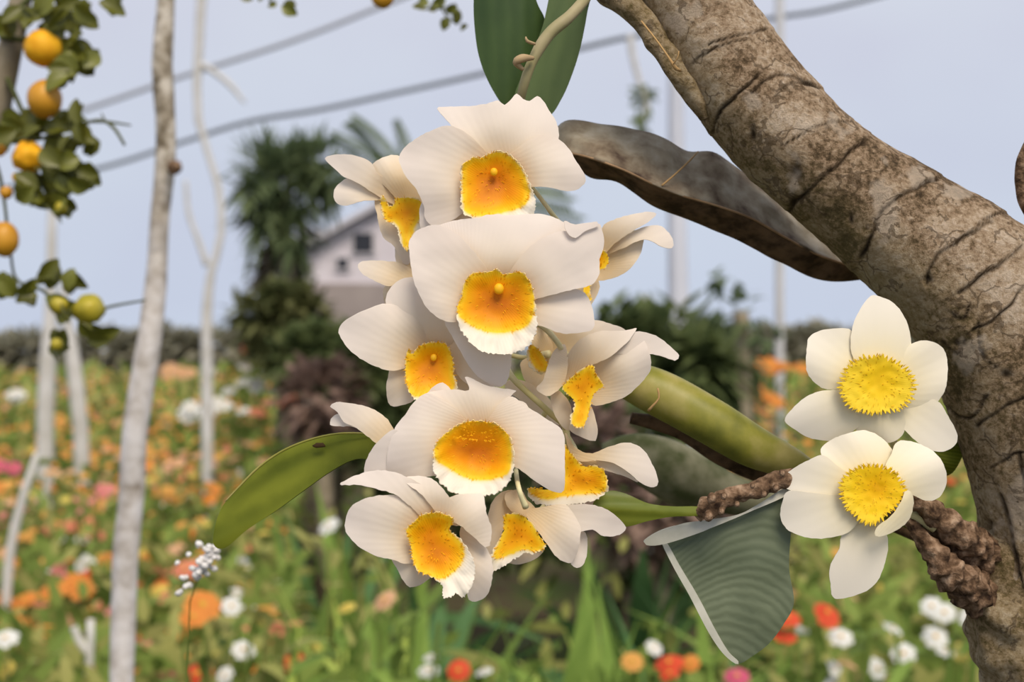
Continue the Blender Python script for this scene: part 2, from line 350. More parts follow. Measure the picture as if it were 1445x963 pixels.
# ------------------------------------------------------------------ tree on the right
tree_base = P(1540, 2400, 0.47); tree_base = Vector((0.195, 0.485, 0.0))
tree = empty('tree', tree_base, 'thick grey-brown tree trunk bending up to the left along the right edge', 'tree')
TP = [(1650, 5700, .500, 150), (1600, 2400, .490, 130), (1550, 1300, .480, 125), (1524, 963, .472, 116), (1510, 850, .470, 117), (1503, 740, .468, 116),
      (1478, 640, .466, 115), (1452, 545, .464, 118), (1412, 455, .463, 118), (1352, 384, .462, 106), (1272, 322, .462, 91), (1172, 246, .462, 79),
      (1085, 166, .463, 80), (1003, 50, .464, 75), (950, -60, .466, 70), (880, -260, .47, 64), (800, -520, .48, 55), (760, -900, .50, 40)]
def trunk():
    pts = []
    base = catmull(TP[2:], False, 2.6)
    low = catmull(TP[:3], False, 60.0)[:-1]
    pts = low + base
    C = [P(p[0], p[1], p[2]) for p in pts]; n = len(C); seg = 190
    V = []; F = []; cr = []; ms = []; pa = []
    # fissures traced by where they cross the visible side: (x0,y0,x1,y1,width,depth)
    fis = [((1003, 188), (1022, 150), (1070, 106), 3.0, 5, 0), ((1112, 300), (1150, 262), (1222, 196), 4, 8, 0), ((1215, 362), (1255, 290), (1322, 250), 4.5, 8, 1),
           ((1308, 402), (1322, 362), (1400, 312), 4, 6, 0), ((1352, 412), (1400, 380), (1442, 348), 4, 6, 0), ((1372, 466), (1415, 442), (1450, 398), 3, 5, 0),
           ((1060, 130), (1100, 105), (1150, 122), 2.2, 3, 0), ((1090, 140), (1120, 115), (1155, 125), 2, 3, 0), ((1000, 62), (1040, 48), (1080, 42), 2.2, 3, 0), ((975, 92), (1010, 66), (1060, 52), 2, 3, 0),
           ((1105, 205), (1150, 180), (1200, 170), 1.8, 2.5, 0), ((1350, 345), (1400, 305), (1445, 300), 2, 3, 0), ((1380, 600), (1410, 580), (1445, 560), 3.0, 4, 0),
           ((1335, 575), (1370, 590), (1392, 560), 3.5, 6, 0), ((1400, 660), (1430, 640), (1450, 636), 2.4, 3, 0), ((1345, 440), (1362, 448), (1366, 430), 3, 4, 0), ((1330, 480), (1352, 500), (1362, 480), 2.5, 3, 0),
           ((1380, 455), (1385, 500), (1410, 520), 2.0, 3, 0), ((1395, 740), (1405, 820), (1425, 900), 6, 8, 1), ((1412, 700), (1436, 800), (1445, 900), 5, 6, 1), ((1440, 640), (1446, 700), (1460, 800), 4, 6, 0), ((1390, 830), (1412, 900), (1420, 963), 5, 8, 0)]
    fis = [(catmull([a, b, c], False, 8), wd * .72, dp, step) for a, b, c, wd, dp, step in fis]
    holes = [(1122, 248, 9, 20), (1060, 190, 6, 14), (1420, 530, 8, 7), (1310, 395, 8, 6), (1118, 290, 6, 10), (1200, 310, 3, 8), (1350, 485, 6, 4)]
    pales = [(1160, 175, 28, 16), (1250, 290, 14, 40), (1285, 250, 30, 12), (975, 15, 16, 12), (955, 35, 18, 12), (1345, 272, 22, 10), (1120, 240, 10, 26), (1440, 720, 12, 50), (1405, 790, 10, 40), (1425, 830, 8, 50), (1375, 500, 18, 25), (1062, 148, 10, 12)]
    nrm = None
    for i, c in enumerate(C):
        t = (C[min(i + 1, n - 1)] - C[max(i - 1, 0)]).normalized()
        if nrm is None: nrm = t.cross(Vector((0, 1, 0))).normalized()
        nrm = (nrm - t * nrm.dot(t)).normalized(); bn = t.cross(nrm)
        r0 = pts[i][3] * pts[i][2] / FPX
        for k in range(seg):
            a = 2 * PI * k / seg; d = nrm * math.cos(a) + bn * math.sin(a)
            p = c + d * r0
            px = 722.5 + p.x / p.y * FPX; py = 481.5 - (p.z - CZ) / p.y * FPX
            front = d.y < 0.15
            rr = 3.2 * noise.noise(p * 28) - 1.6 * abs(noise.noise(Vector((p.x * 60, p.y * 60, p.z * 170)) + Vector((p.x * 120, 0, 0)))) + 1.8 * noise.noise(p * 90) + 0.9 * noise.noise(p * 260)
            crk = 0; pale = 0
            if py > 700: rr += min(1, (py - 700) / 80) * (8 * noise.noise(Vector((p.x * 130, p.y * 130, p.z * 18))) + 4 * noise.noise(Vector((p.x * 330, p.y * 330, p.z * 60))))
            if front and 820 < px < 1560 and -60 < py < 1010:
                wob = Vector((noise.noise(p * 150), noise.noise(p * 150 + Vector((9, 3, 1))))) * 4 if False else (4 * noise.noise(p * 160), 4 * noise.noise(p * 160 + Vector((9, 3, 1))))
                qx, qy = px + wob[0], py + wob[1]
                for line, wd, dp, stp in fis:
                    if min(abs(qx - line[0][0]), abs(qx - line[-1][0]), abs(qx - line[len(line) // 2][0])) > 90: continue
                    best = 1e9
                    for j in range(len(line) - 1):
                        ax, ay = line[j]; bx, by = line[j + 1]; dx, dy = bx - ax, by - ay
                        tt = max(0, min(1, ((qx - ax) * dx + (qy - ay) * dy) / (dx * dx + dy * dy)))
                        e = math.hypot(qx - ax - tt * dx, qy - ay - tt * dy)
                        if e < best: best = e; side = dx * (qy - ay) - dy * (qx - ax)
                    if best < 40:
                        gk = math.exp(-(best / wd) ** 2) * max(.5, 0.85 + 0.6 * noise.noise(p * 120))
                        rr -= dp * 0.8 * gk; crk = max(crk, min(1, gk * 1.15))
                        if side < 0: rr += min(dp, 5) * 0.5 * math.exp(-best / 14)
                for hx, hy, sx, sy in holes:
                    q = ((qx - hx) / sx) ** 2 + ((qy - hy) / sy) ** 2
                    if q < 4: rr -= 5 * math.exp(-q * 1.3); crk = max(crk, math.exp(-q * 1.3))
                for hx, hy, sx, sy in pales:
                    q = ((qx - hx) / sx) ** 2 + ((qy - hy) / sy) ** 2
                    if q < 3: pale = max(pale, max(0, min(1, (1.1 - q * .8 + 2.6 * noise.noise(p * 110) + 1.5 * noise.noise(p * 420)))) * 0.6)
            V.append(c + d * (r0 + rr * .462 / FPX)); cr.append(max(0, min(1, crk)))
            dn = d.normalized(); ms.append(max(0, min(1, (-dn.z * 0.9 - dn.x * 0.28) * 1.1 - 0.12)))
            pa.append(pale)
    for i in range(n - 1):
        for k in range(seg):
            k2 = (k + 1) % seg
            F.append([i * seg + k, i * seg + k2, (i + 1) * seg + k2, (i + 1) * seg + k])
    F.append(list(range(seg))[::-1]); F.append([(n - 1) * seg + k for k in range(seg)])
    return mk('trunk', V, F, M['bark'], tree, attrs={'crack': cr, 'moss': ms, 'pale': pa})
trunk()
def bark_tube(name, path, **k):
    o = tube(name, path, M['bark'], tree, **k)
    for a in ('crack', 'moss', 'pale'):
        at_ = o.data.attributes.new(a, 'FLOAT', 'POINT'); at_.data.foreach_set('value', [0.55 if a == 'moss' else 0.0] * len(o.data.vertices))
    return o
bark_tube('side_branch', [(740, -190, .468, 20), (800, -80, .464, 22), (862, -12, .460, 21), (896, 16, .457, 19), (920, 45, .455, 18), (942, 80, .453, 16), (966, 118, .453, 14), (995, 165, .458, 10)], bump=0.35, freq=16, seg=24, step=3)
tube('tendril', [(905, 30, .446, 1.5), (925, 55, .441, 1.4), (940, 76, .438, 1.4), (949, 90, .438, 2.5), (954, 97, .438, 3), (960, 100, .442, 2)], M['tan'], tree, seg=6)
tube('tendril', [(949, 92, .438, 1.0), (956, 82, .436, 0.9), (958, 72, .436, 0.7)], M['tan'], tree, seg=6)
bark_tube('buttress', [(1480, 1080, .470, 66), (1462, 1000, .469, 64), (1444, 930, .468, 64), (1428, 870, .467, 66), (1430, 820, .467, 62), (1444, 760, .468, 58), (1462, 690, .470, 50)], bump=0.22, freq=13, seg=64, step=2)
tube('twig', [(1215, 640, .455, 8), (1270, 690, .45, 10), (1300, 712, .447, 14), (1335, 738, .449, 19), (1365, 765, .452, 24), (1410, 800, .468, 28), (1450, 820, .480, 26)], M['twig'], tree, bump=0.5, freq=34, seg=28, step=2)
tube('twig', [(1255, 700, .452, 7), (1285, 738, .45, 9), (1308, 768, .448, 13), (1328, 795, .448, 20), (1352, 818, .451, 25), (1388, 842, .462, 28), (1440, 880, .480, 26)], M['twig'], tree, bump=0.5, freq=34, seg=28, step=2)
tube('twig', [(984, 730, .432, 9), (998, 719, .431, 14), (1012, 712, .431, 16), (1030, 702, .431, 12), (1060, 692, .432, 12), (1085, 684, .433, 13), (1106, 676, .434, 12), (1130, 676, .438, 10),
              (1200, 700, .448, 9), (1290, 735, .455, 11), (1370, 775, .458, 14), (1420, 790, .462, 14)], M['twig'], tree, bump=0.5, freq=34, seg=24, step=2)
for (x, y, r) in [(1005, 704, 6), (1022, 700, 5), (1000, 728, 6), (1018, 722, 5), (1104, 668, 5), (1062, 686, 4), (1040, 712, 4), (1078, 698, 4), (1095, 688, 4)]:
    blob('bud', P(x, y, .424), r * .424 / FPX, M['twig'], tree, 8, 6, (1, 1, 1.2), 0.5, 300)
# small leaf on the twig's tip
def ridge(k=10, c=6, tw=0):
    return lambda x, y, s, t: -k * s * s - c * t * t * 4 + tw * t
surface('leaf', [(836, 714), (858, 694), (882, 697), (915, 711), (950, 715), (986, 716), (988, 727), (948, 729), (915, 735), (884, 743), (855, 738)],
        lambda x, y, s, t: -18 * s + 3 - 25 * abs(t), leaf_mat('twig_leaf', (0.12, 0.16, 0.012), (0.22, 0.25, 0.03), 0.06, 30), tree, depth=.430, thick=.0007, A=(988, 722), T=(838, 715), label='small yellow-green leaf at the tip of the brown twig')
# folded grey-green leaf
FA, FT = (1112, 690), (1040, 935)
def fold(x, y):
    ux, uy = FT[0] - FA[0], FT[1] - FA[1]; L = math.hypot(ux, uy); ux /= L; uy /= L
    s = ((x - FA[0]) * ux + (y - FA[1]) * uy) / L; t = ((x - FA[0]) * -uy + (y - FA[1]) * ux) / (L * 0.5)
    return 10 * math.sin(s * 2.4) - 14 * (t - 0.3) ** 2 - (1110 - x) * 0.10 + 3 * noise.noise(Vector((x * .02, y * .02, 0)))
surface('leaf', [(934, 766), (960, 759), (1010, 742), (1060, 720), (1110, 696), (1116, 740), (1113, 800), (1120, 850), (1106, 880), (1085, 908), (1060, 927), (1042, 936), (1022, 922), (1002, 893), (976, 842), (952, 800)],
        lambda x, y, s, t: fold(x, y), M['leafF'], tree, depth=.437, thick=.0007, A=FA, T=FT, label='large folded grey-green leaf with curved veins hanging below the twig')
surface('leaf_rim', [(908, 764), (930, 750), (965, 739), (992, 735), (1040, 727), (1070, 712), (1106, 690), (1111, 699), (1060, 722), (1010, 743), (960, 761), (930, 769), (912, 769)],
        lambda x, y, s, t: 8 - 10 * abs(y - 745) / 40 - (1110 - x) * 0.08, M['leafFe'], tree, depth=.434, thick=.0008, label='pale upturned rim of the folded leaf')
surface('leaf_rim', [(934, 766), (942, 768), (960, 800), (985, 842), (1010, 890), (1028, 920), (1042, 934), (1038, 937), (1020, 922), (1000, 893), (974, 843), (950, 800)],
        lambda x, y, s, t: fold(x, y) + 2.5, M['leafFe'], tree, depth=.437, thick=.0005, step=3.5)
# leaf just behind the lower right flower and the stump of a twig at the right border
surface('leaf', [(1290, 640), (1320, 632), (1345, 622), (1360, 632), (1352, 655), (1338, 670), (1310, 668)], ridge(8, 4), M['leafL'], tree, depth=.468, thick=.0007)
tube('twig', [(1475, 330, .46, 9), (1452, 300, .458, 9), (1442, 262, .457, 8), (1441, 235, .456, 9), (1447, 214, .455, 7), (1456, 190, .455, 5)], M['twig'], tree, bump=0.4, freq=14, seg=14)
for (x, y, a) in [(1275, -6, .2), (1305, -5, 1.4), (1330, -8, 2.6), (1250, -14, 2.0)]:
    pass

# ------------------------------------------------------------------ canes behind the flowers
def loft(name, rails, mt, parent, step=6, rough=0.0, label=None):
    rr = [catmull(r, False, step) for r in rails]; n = min(len(r) for r in rr)
    # resample each rail to the same count
    def res(r, n):
        L = [0]
        for i in range(1, len(r)): L.append(L[-1] + math.dist(r[i][:2], r[i - 1][:2]))
        out = []; j = 0
        for i in range(n):
            d = L[-1] * i / (n - 1)
            while j < len(L) - 2 and L[j + 1] < d: j += 1
            f = (d - L[j]) / max(1e-9, L[j + 1] - L[j]); out.append(tuple(a + (b - a) * f for a, b in zip(r[j], r[j + 1])))
        return out
    rr = [res(r, n) for r in rr]; m = len(rr)
    V = []; F = []; K = 8
    for i in range(n):
        ring = [rr[j][i] for j in range(m)]
        for j in range(m):
            a, b = ring[j], ring[(j + 1) % m]; p0 = ring[j - 1]; p3 = ring[(j + 2) % m]
            for q in range(K):
                f = q / K
                lin = [u + (v - u) * f for u, v in zip(a, b)]
                f2 = f * f; f3 = f2 * f
                cm = [0.5 * (2 * B + (C - A) * f + (2 * A - 5 * B + 4 * C - D) * f2 + (-A + 3 * B - 3 * C + D) * f3) for A, B, C, D in zip(p0, a, b, p3)]
                p = [0.5 * (u + v) for u, v in zip(lin, cm)]
                v = P(*p)
                if rough: v = v + Vector((0, 1, 0)) * rough * noise.noise(v * 120)
                V.append(v)
    S = m * K
    for i in range(n - 1):
        for k in range(S):
            k2 = (k + 1) % S; F.append([i * S + k, i * S + k2, (i + 1) * S + k2, (i + 1) * S + k])
    F.append(list(range(S))[::-1]); F.append([(n - 1) * S + k for k in range(S)])
    return mk(name, V, F, mt, parent, label=label)
husk = empty('withered_leaf', P(1225, 385, .50), 'withered thick brown leaf stretching behind the tree branch, above the flowers', 'leaf')
ridgeR = [(792, 214, .478), (830, 222, .474), (880, 240, .472), (925, 262, .471), (960, 276, .473), (1010, 290, .476), (1060, 308, .480), (1110, 336, .486), (1160, 362, .492), (1232, 384, .500)]
loft('upper_blade', [[(778, 190, .492), (800, 170, .490), (850, 175, .488), (895, 181, .488), (930, 191, .488), (968, 212, .490), (1010, 216, .492), (1060, 250, .497), (1140, 310, .505), (1240, 372, .512)], ridgeR,
                     [(792, 214, .486), (880, 238, .482), (960, 272, .484), (1060, 304, .492), (1160, 358, .503), (1232, 380, .512)]], M['husk'], husk, rough=.004)
loft('lower_blade', [ridgeR, [(800, 222, .490), (832, 250, .487), (872, 258, .486), (920, 290, .486), (975, 312, .488), (1035, 337, .492), (1100, 370, .496), (1165, 397, .502), (1240, 392, .508)],
                     [(792, 214, .494), (880, 240, .492), (960, 280, .494), (1060, 312, .498), (1160, 366, .506), (1240, 386, .512)]], M['husk_d'], husk, rough=.002)
tube('rim', [(x, y, d - .0005, 1.6) for x, y, d in ridgeR], mottled('rim_rust', [(0.4, (0.16, 0.10, 0.05)), (0.6, (0.38, 0.24, 0.13))], 60), husk, seg=6)
tube('seam', [(934, 262, .470, 1.4), (955, 244, .472, 1.2), (975, 225, .476, 1.2), (985, 214, .482, 1)], M['tan'], husk, seg=6)

gc = empty('orchid_cane', P(1380, 780, .48), 'thick yellow-green orchid cane slanting behind the flowers with a long leaf at its left end', 'orchid plant')
tube('cane', [(800, 560, .478, 6), (850, 530, .476, 16), (895, 540, .474, 28), (940, 560, .472, 33), (1000, 594, .470, 33), (1060, 629, .470, 30), (1115, 654, .470, 22), (1180, 690, .472, 14), (1300, 745, .473, 10), (1385, 785, .476, 10)],
     M['cane'], gc, seg=24, bump=0.08, freq=4)
tube('cane_sheath', [(928, 548, .452, 1.4), (930, 562, .452, 1.4), (922, 572, .452, 1.6), (915, 580, .453, 2.2)], M['tan'], gc, seg=6)
tube('under_cane_shade', [(890, 590, .484, 8), (960, 606, .484, 14), (1020, 640, .484, 18), (1080, 668, .484, 16), (1140, 690, .484, 8), (1300, 760, .482, 8), (1390, 795, .482, 8)], M['husk_d'], gc, seg=14, bump=0.1)  # dark tube put in for the shade along the cane's lower side
surface('leaf', [(302, 768), (305, 740), (315, 715), (335, 690), (365, 660), (400, 636), (440, 620), (480, 612), (520, 612), (560, 622), (580, 640), (540, 652), (505, 648), (470, 664), (430, 692), (390, 721), (350, 747), (318, 773)],
        lambda x, y, s, t: -22 * s * s - 60 * abs(t + 0.02 - 0.05 * s) ** 1.3, M['leafL'], gc, depth=.445, thick=.0008, A=(575, 630), T=(305, 768), label='long glossy olive leaf pointing down to the left')
tube('leaf_stalk', [(570, 632, .449, 8), (640, 640, .462, 6), (720, 620, .470, 5), (800, 562, .478, 6)], M['cane'], gc, seg=8)
tube('leaf_rim', [(318, 708, .4455, 1.0), (336, 689, .4452, 1.4), (365, 660, .4450, 1.6), (400, 636, .4448, 1.6), (440, 620, .4448, 1.5), (480, 612, .4448, 1.4), (520, 612, .4450, 1.2)], M['cane'], gc, seg=6, label='pale upper edge of the olive leaf')
blob('leaf_spot', P(451, 629, .4455), .0012, M['spot'], gc, 10, 6, (1.6, .25, .7), 0.5, 900)

mc = empty('mottled_cane', P(1120, 740, .60), 'dull mottled grey-green cane behind and below the yellow-green one', 'orchid plant')
tube('cane', [(850, 640, .60, 14), (890, 640, .60, 30), (930, 655, .60, 42), (980, 680, .60, 40), (1050, 705, .60, 26), (1130, 715, .60, 16), (1220, 715, .59, 13), (1310, 745, .56, 13), (1400, 780, .52, 13), (1460, 800, .49, 13)], M['cane_d'], mc, seg=20, bump=0.15, freq=4)

lp = empty('leaf_pair', P(800, -60, .47), 'pair of broad green leaves hanging behind the top of the flower stem', 'leaf')
surface('leaf', [(676, -60), (669, 0), (672, 55), (680, 92), (695, 126), (713, 150), (732, 140), (752, 108), (766, 60), (768, 28), (756, 0), (742, -60)],
        lambda x, y, s, t: -30 * s * s - 70 * t * t, M['leafT'], lp, depth=.466, thick=.0007, A=(712, -60), T=(713, 150), label='darker left leaf of the pair')
surface('leaf', [(790, -50), (765, 40), (742, 95), (726, 140), (745, 158), (774, 164), (792, 140), (806, 108), (818, 70), (828, 20), (834, -30)],
        lambda x, y, s, t: -20 * s * s - 50 * t * t, M['leafT2'], lp, depth=.462, thick=.0007, A=(812, -50), T=(760, 160), label='paler right leaf of the pair')
tube('stalk', [(712, -55, .467, 5), (760, -110, .468, 6), (812, -160, .472, 7), (880, -220, .475, 8)], M['cane'], lp, seg=8)
tube('stalk', [(812, -45, .463, 5), (830, -90, .464, 6), (870, -150, .470, 8)], M['cane'], lp, seg=8)

# ------------------------------------------------------------------ orchid blossoms
spike = empty('orchid_flower_spike', P(860, -150, .455), 'hanging spike of white orchids with orange-yellow centres in the middle of the photo', 'orchid')
tube('stem', [(862, -150, .460, 8), (845, -40, .450, 8), (830, -8, .445, 8), (805, 22, .440, 8), (775, 48, .438, 8.5), (752, 85, .437, 8), (738, 125, .438, 7), (732, 170, .446, 6), (735, 260, .456, 6), (722, 350, .462, 6),
              (706, 440, .462, 5), (712, 515, .455, 5)], M['stem'], spike, seg=10, bump=0.15, freq=12)
tube('lower_stem', [(712, 512, .455, 5), (722, 532, .440, 4.5), (745, 555, .437, 4.5), (775, 582, .437, 4.5), (800, 612, .440, 4.5), (790, 680, .447, 4), (745, 740, .449, 4), (700, 770, .447, 3.5)], M['pedicel'], spike, seg=10, bump=0.15, freq=12)
for pth in ([(752, 82, .434, 3), (738, 82, .431, 6), (728, 88, .431, 5), (738, 98, .433, 3)], [(755, 62, .434, 2), (744, 58, .432, 2.5), (742, 52, .432, 1)]):
    tube('bract', pth, M['bract'], spike, seg=8, step=3)

def hairs(name, outline, n, length, dfn, mt, parent, depth, edge=False, centre=None):
    V = []; F = []
    pts = catmull(outline, True, 2.0); xs = [p[0] for p in pts]; ys = [p[1] for p in pts]
    cx, cy = centre or (sum(xs) / len(xs), sum(ys) / len(ys))
    cnt = 0
    while cnt < n:
        if edge or cnt % 2:
            p = R.choice(pts); x = p[0] + (cx - p[0]) * R.uniform(0, .12); y = p[1] + (cy - p[1]) * R.uniform(0, .12)
        else:
            x = R.uniform(min(xs), max(xs)); y = R.uniform(min(ys), max(ys))
            if not inside(x, y, pts): continue
        cnt += 1
        dx, dy = x - cx, y - cy; l = math.hypot(dx, dy) or 1
        a = math.atan2(dy, dx) + R.uniform(-.5, .5); ln = length * R.uniform(.5, 1.2) * (0.5 + 0.5 * min(1, l / 40))
        o = dfn(x, y); wd = R.uniform(.5, .9)
        px, py = -math.sin(a) * wd, math.cos(a) * wd
        b = len(V)
        V += [P(x + px, y + py, depth - o * D0 / FPX), P(x - px, y - py, depth - o * D0 / FPX), P(x, y, depth - (o - 1.5) * D0 / FPX),
              P(x + math.cos(a) * ln, y + math.sin(a) * ln, depth - (o + 3) * D0 / FPX)]
        F += [[b, b + 1, b + 3], [b + 1, b + 2, b + 3], [b + 2, b, b + 3]]
    o = mk(name, V, F, mt, parent, smooth=False); o['kind'] = 'stuff'; return o

def blossom(parent, label, C, depth, petals, lip=None, yellow=None, ped=None, column=None, pm='petal', tint=0.30, trad=48, jag=0.5, lipdish=16, lipk=0, hair=170, liplayer=6):
    b = tube('blossom', ped, M['pedicel'], parent, seg=10, label=label)
    for pt in petals:
        name, ol, lay = pt[0], pt[1], pt[2]
        op = pt[3] if len(pt) > 3 else {}
        a, q, cup, ruf, ph = op.get('a', 16), op.get('q', -34), op.get('cup', -16) * .62, op.get('ruf', 3.4), R.uniform(0, 6)
        ex, ey = op.get('tilt', (0, 0))
        def dfn(x, y, s, t, a=a, q=q, cup=cup, ruf=ruf, ph=ph, lay=lay, ex=ex, ey=ey):
            s1 = max(-.2, s)
            fun = 26 * math.exp(-((x - C[0]) ** 2 + (y - C[1]) ** 2) / (2 * 34 ** 2)) if lip else 0
            return (lay - fun + a * s1 + q * s1 * s1 + cup * t * t + ruf * min(1, max(0, s)) * math.sin(4.5 * t + ph) + ruf * .6 * noise.noise(Vector((x * .03, y * .03, ph)))
                    + ex * (x - C[0]) / 100 + ey * (y - C[1]) / 100)
        A = op.get('A', C)
        tf = lambda x, y: (tint * math.exp(-((x - C[0]) ** 2 + (y - C[1]) ** 2) / (2 * trad * trad)) if not op.get('notint') else 0.0)  # yellowish petal base, with the warm glow around the lip painted in
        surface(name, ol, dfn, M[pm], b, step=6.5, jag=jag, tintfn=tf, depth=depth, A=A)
    if lip:
        lx = [p[0] for p in lip]; ly = [p[1] for p in lip]
        cx, cy = (sum(p[0] for p in yellow) / len(yellow), sum(p[1] for p in yellow) / len(yellow))
        rad = max(max(lx) - min(lx), max(ly) - min(ly)) / 2
        yl = catmull(yellow, True, 5)
        def ld(x, y, s=0, t=0):
            r2 = ((x - cx) ** 2 + (y - cy) ** 2) / rad ** 2
            return liplayer + 4 - lipdish + lipdish * 1.5 * min(r2, 1.6) - 6 * max(0, r2 - .8) + 2.5 * noise.noise(Vector((x * .05, y * .05, 2))) + (1.7 * math.sin(math.atan2(y - cy, x - cx) * 15 + 5 * noise.noise(Vector((x * .05, y * .05, 5)))) * min(1, max(0, r2 - .55) * 3))
        def lt(x, y):
            d = dseg(x, y, yl)
            return min(1, 0.13 + max(0, d - 2) / 42) if inside(x, y, yl) else max(0, 0.10 - d / 60)
        surface('lip', lip, ld, M['lip'] if pm == 'petal' else M['corona'], b, step=4.5, jag=1.6, tintfn=lt, depth=depth, A=(cx, cy))
        if hair: hairs('lip_hairs', yellow, hair, 5.5, lambda x, y: ld(x, y) + 1, M['hair'], b, depth, centre=(cx, cy))
    if column:
        x, y, r = column
        blob('column', P(x, y, depth - (liplayer - 2) * D0 / FPX), r * .8 * D0 / FPX, M['column'], b, 12, 8, (1, .8, 1.1))
    return b

# 1 topmost
blossom(spike, 'topmost wide orchid blossom, facing the camera under the stem', (702, 255), .424, [
    ('sepal', [(617, 154), (632, 151), (662, 150), (690, 146), (703, 142), (712, 148), (722, 139), (729, 132), (738, 140), (747, 143), (758, 136), (766, 142), (774, 156), (785, 172), (788, 196), (778, 222), (750, 245), (700, 250), (668, 222), (648, 196), (634, 174)], -3, {'q': -40}),
    ('sepal', [(598, 282), (625, 262), (665, 262), (672, 305), (650, 340), (610, 345), (596, 330), (592, 305)], -10),
    ('petal', [(563, 222), (574, 206), (590, 194), (610, 184), (636, 178), (668, 196), (704, 240), (700, 262), (668, 290), (640, 310), (615, 320), (600, 308), (598, 290), (588, 268), (572, 248)], 0, {'cup': -10}),
    ('petal', [(700, 240), (735, 205), (765, 190), (787, 196), (802, 209), (812, 226), (826, 250), (821, 263), (806, 270), (790, 268), (772, 264), (752, 264), (725, 268)], 0, {'cup': -10})],
    lip=[(652, 232), (660, 228), (668, 221), (678, 223), (690, 217), (700, 213), (712, 215), (724, 222), (734, 232), (742, 246), (750, 266), (756, 285), (752, 304), (735, 305), (700, 309), (665, 308), (652, 298), (650, 270), (650, 250)],
    yellow=[(653, 232), (660, 228), (668, 222), (678, 223), (690, 218), (700, 214), (712, 216), (722, 222), (732, 232), (740, 246), (746, 262), (748, 276), (740, 290), (725, 297), (705, 302), (685, 306), (665, 304), (655, 296), (652, 270), (652, 250)],
    ped=[(722, 300, .460, 4), (712, 280, .452, 4), (704, 260, .438, 6), (702, 255, .428, 8)], column=(697, 243, 7))
# 2 upper left, turned aside
blossom(spike, 'small orchid blossom turned left, tucked behind the topmost one', (572, 285), .436, [
    ('sepal', [(459, 224), (468, 219), (490, 218), (506, 221), (524, 230), (534, 246), (560, 262), (572, 290), (545, 284), (520, 268), (500, 256), (486, 250), (474, 240)], 0),
    ('petal', [(471, 278), (474, 264), (486, 254), (505, 246), (535, 250), (572, 285), (540, 283), (510, 284), (490, 290), (476, 288)], -6),
    ('petal', [(524, 236), (532, 227), (548, 220), (566, 222), (600, 250), (612, 290), (596, 300), (572, 292), (548, 268), (532, 252)], 6, {'cup': -24}),
    ('sepal', [(530, 276), (560, 280), (600, 300), (598, 330), (584, 362), (572, 374), (556, 348), (540, 334), (533, 308)], -4)],
    lip=[(537, 282), (541, 276), (549, 291), (557, 287), (558, 280), (575, 279), (591, 282), (599, 292), (600, 310), (592, 325), (582, 345), (575, 354), (566, 345), (560, 322), (550, 314), (543, 312), (538, 298)],
    yellow=[(537, 282), (541, 276), (549, 291), (557, 287), (558, 280), (575, 279), (591, 282), (598, 292), (595, 306), (587, 318), (580, 336), (575, 354), (569, 344), (563, 322), (555, 314), (545, 312), (540, 298)],
    ped=[(730, 320, .460, 3.5), (660, 300, .456, 3.5), (600, 290, .446, 5), (572, 285, .440, 7)], lipdish=6, hair=60)
# 3 central
blossom(spike, 'large central orchid blossom, second from the top, facing the camera', (702, 425), .414, [
    ('sepal', [(600, 330), (640, 312), (672, 308), (692, 303), (725, 304), (752, 302), (776, 305), (792, 312), (806, 322), (810, 340), (780, 375), (740, 400), (700, 405), (650, 390), (610, 360)], -3, {'q': -40, 'jag': 2}),
    ('sepal', [(704, 430), (735, 412), (765, 408), (805, 407), (825, 414), (834, 430), (838, 462), (815, 470), (790, 470), (765, 461), (735, 452)], -8),
    ('sepal', [(700, 430), (720, 460), (722, 500), (717, 535), (706, 546), (690, 542), (668, 525), (652, 500), (640, 478), (628, 452), (650, 432)], -10, {'cup': -24}),
    ('petal', [(577, 348), (582, 334), (592, 324), (620, 318), (655, 340), (690, 385), (704, 425), (680, 450), (650, 455), (625, 452), (604, 436), (590, 412), (582, 388)], 2, {'cup': -10}),
    ('petal', [(702, 425), (722, 380), (752, 345), (785, 328), (812, 326), (842, 315), (850, 326), (852, 346), (846, 366), (846, 386), (838, 400), (826, 405), (808, 409), (780, 416), (745, 424)], 2, {'cup': -10}),
    ('sepal', [(796, 312), (812, 317), (842, 313), (846, 318), (826, 326), (812, 336), (800, 328)], 10)],
    lip=[(645, 435), (651, 420), (655, 400), (667, 386), (690, 384), (700, 380), (712, 387), (735, 384), (748, 398), (754, 420), (757, 445), (757, 466), (748, 486), (728, 498), (702, 501), (678, 495), (660, 480), (648, 460)],
    yellow=[(645, 435), (651, 420), (655, 400), (667, 386), (690, 384), (700, 380), (712, 387), (735, 384), (748, 398), (754, 420), (753, 444), (744, 461), (722, 469), (700, 471), (680, 467), (660, 457), (648, 447)],
    ped=[(708, 470, .458, 4), (712, 455, .446, 4), (708, 438, .430, 6), (703, 428, .420, 8)], column=(704, 408, 9))
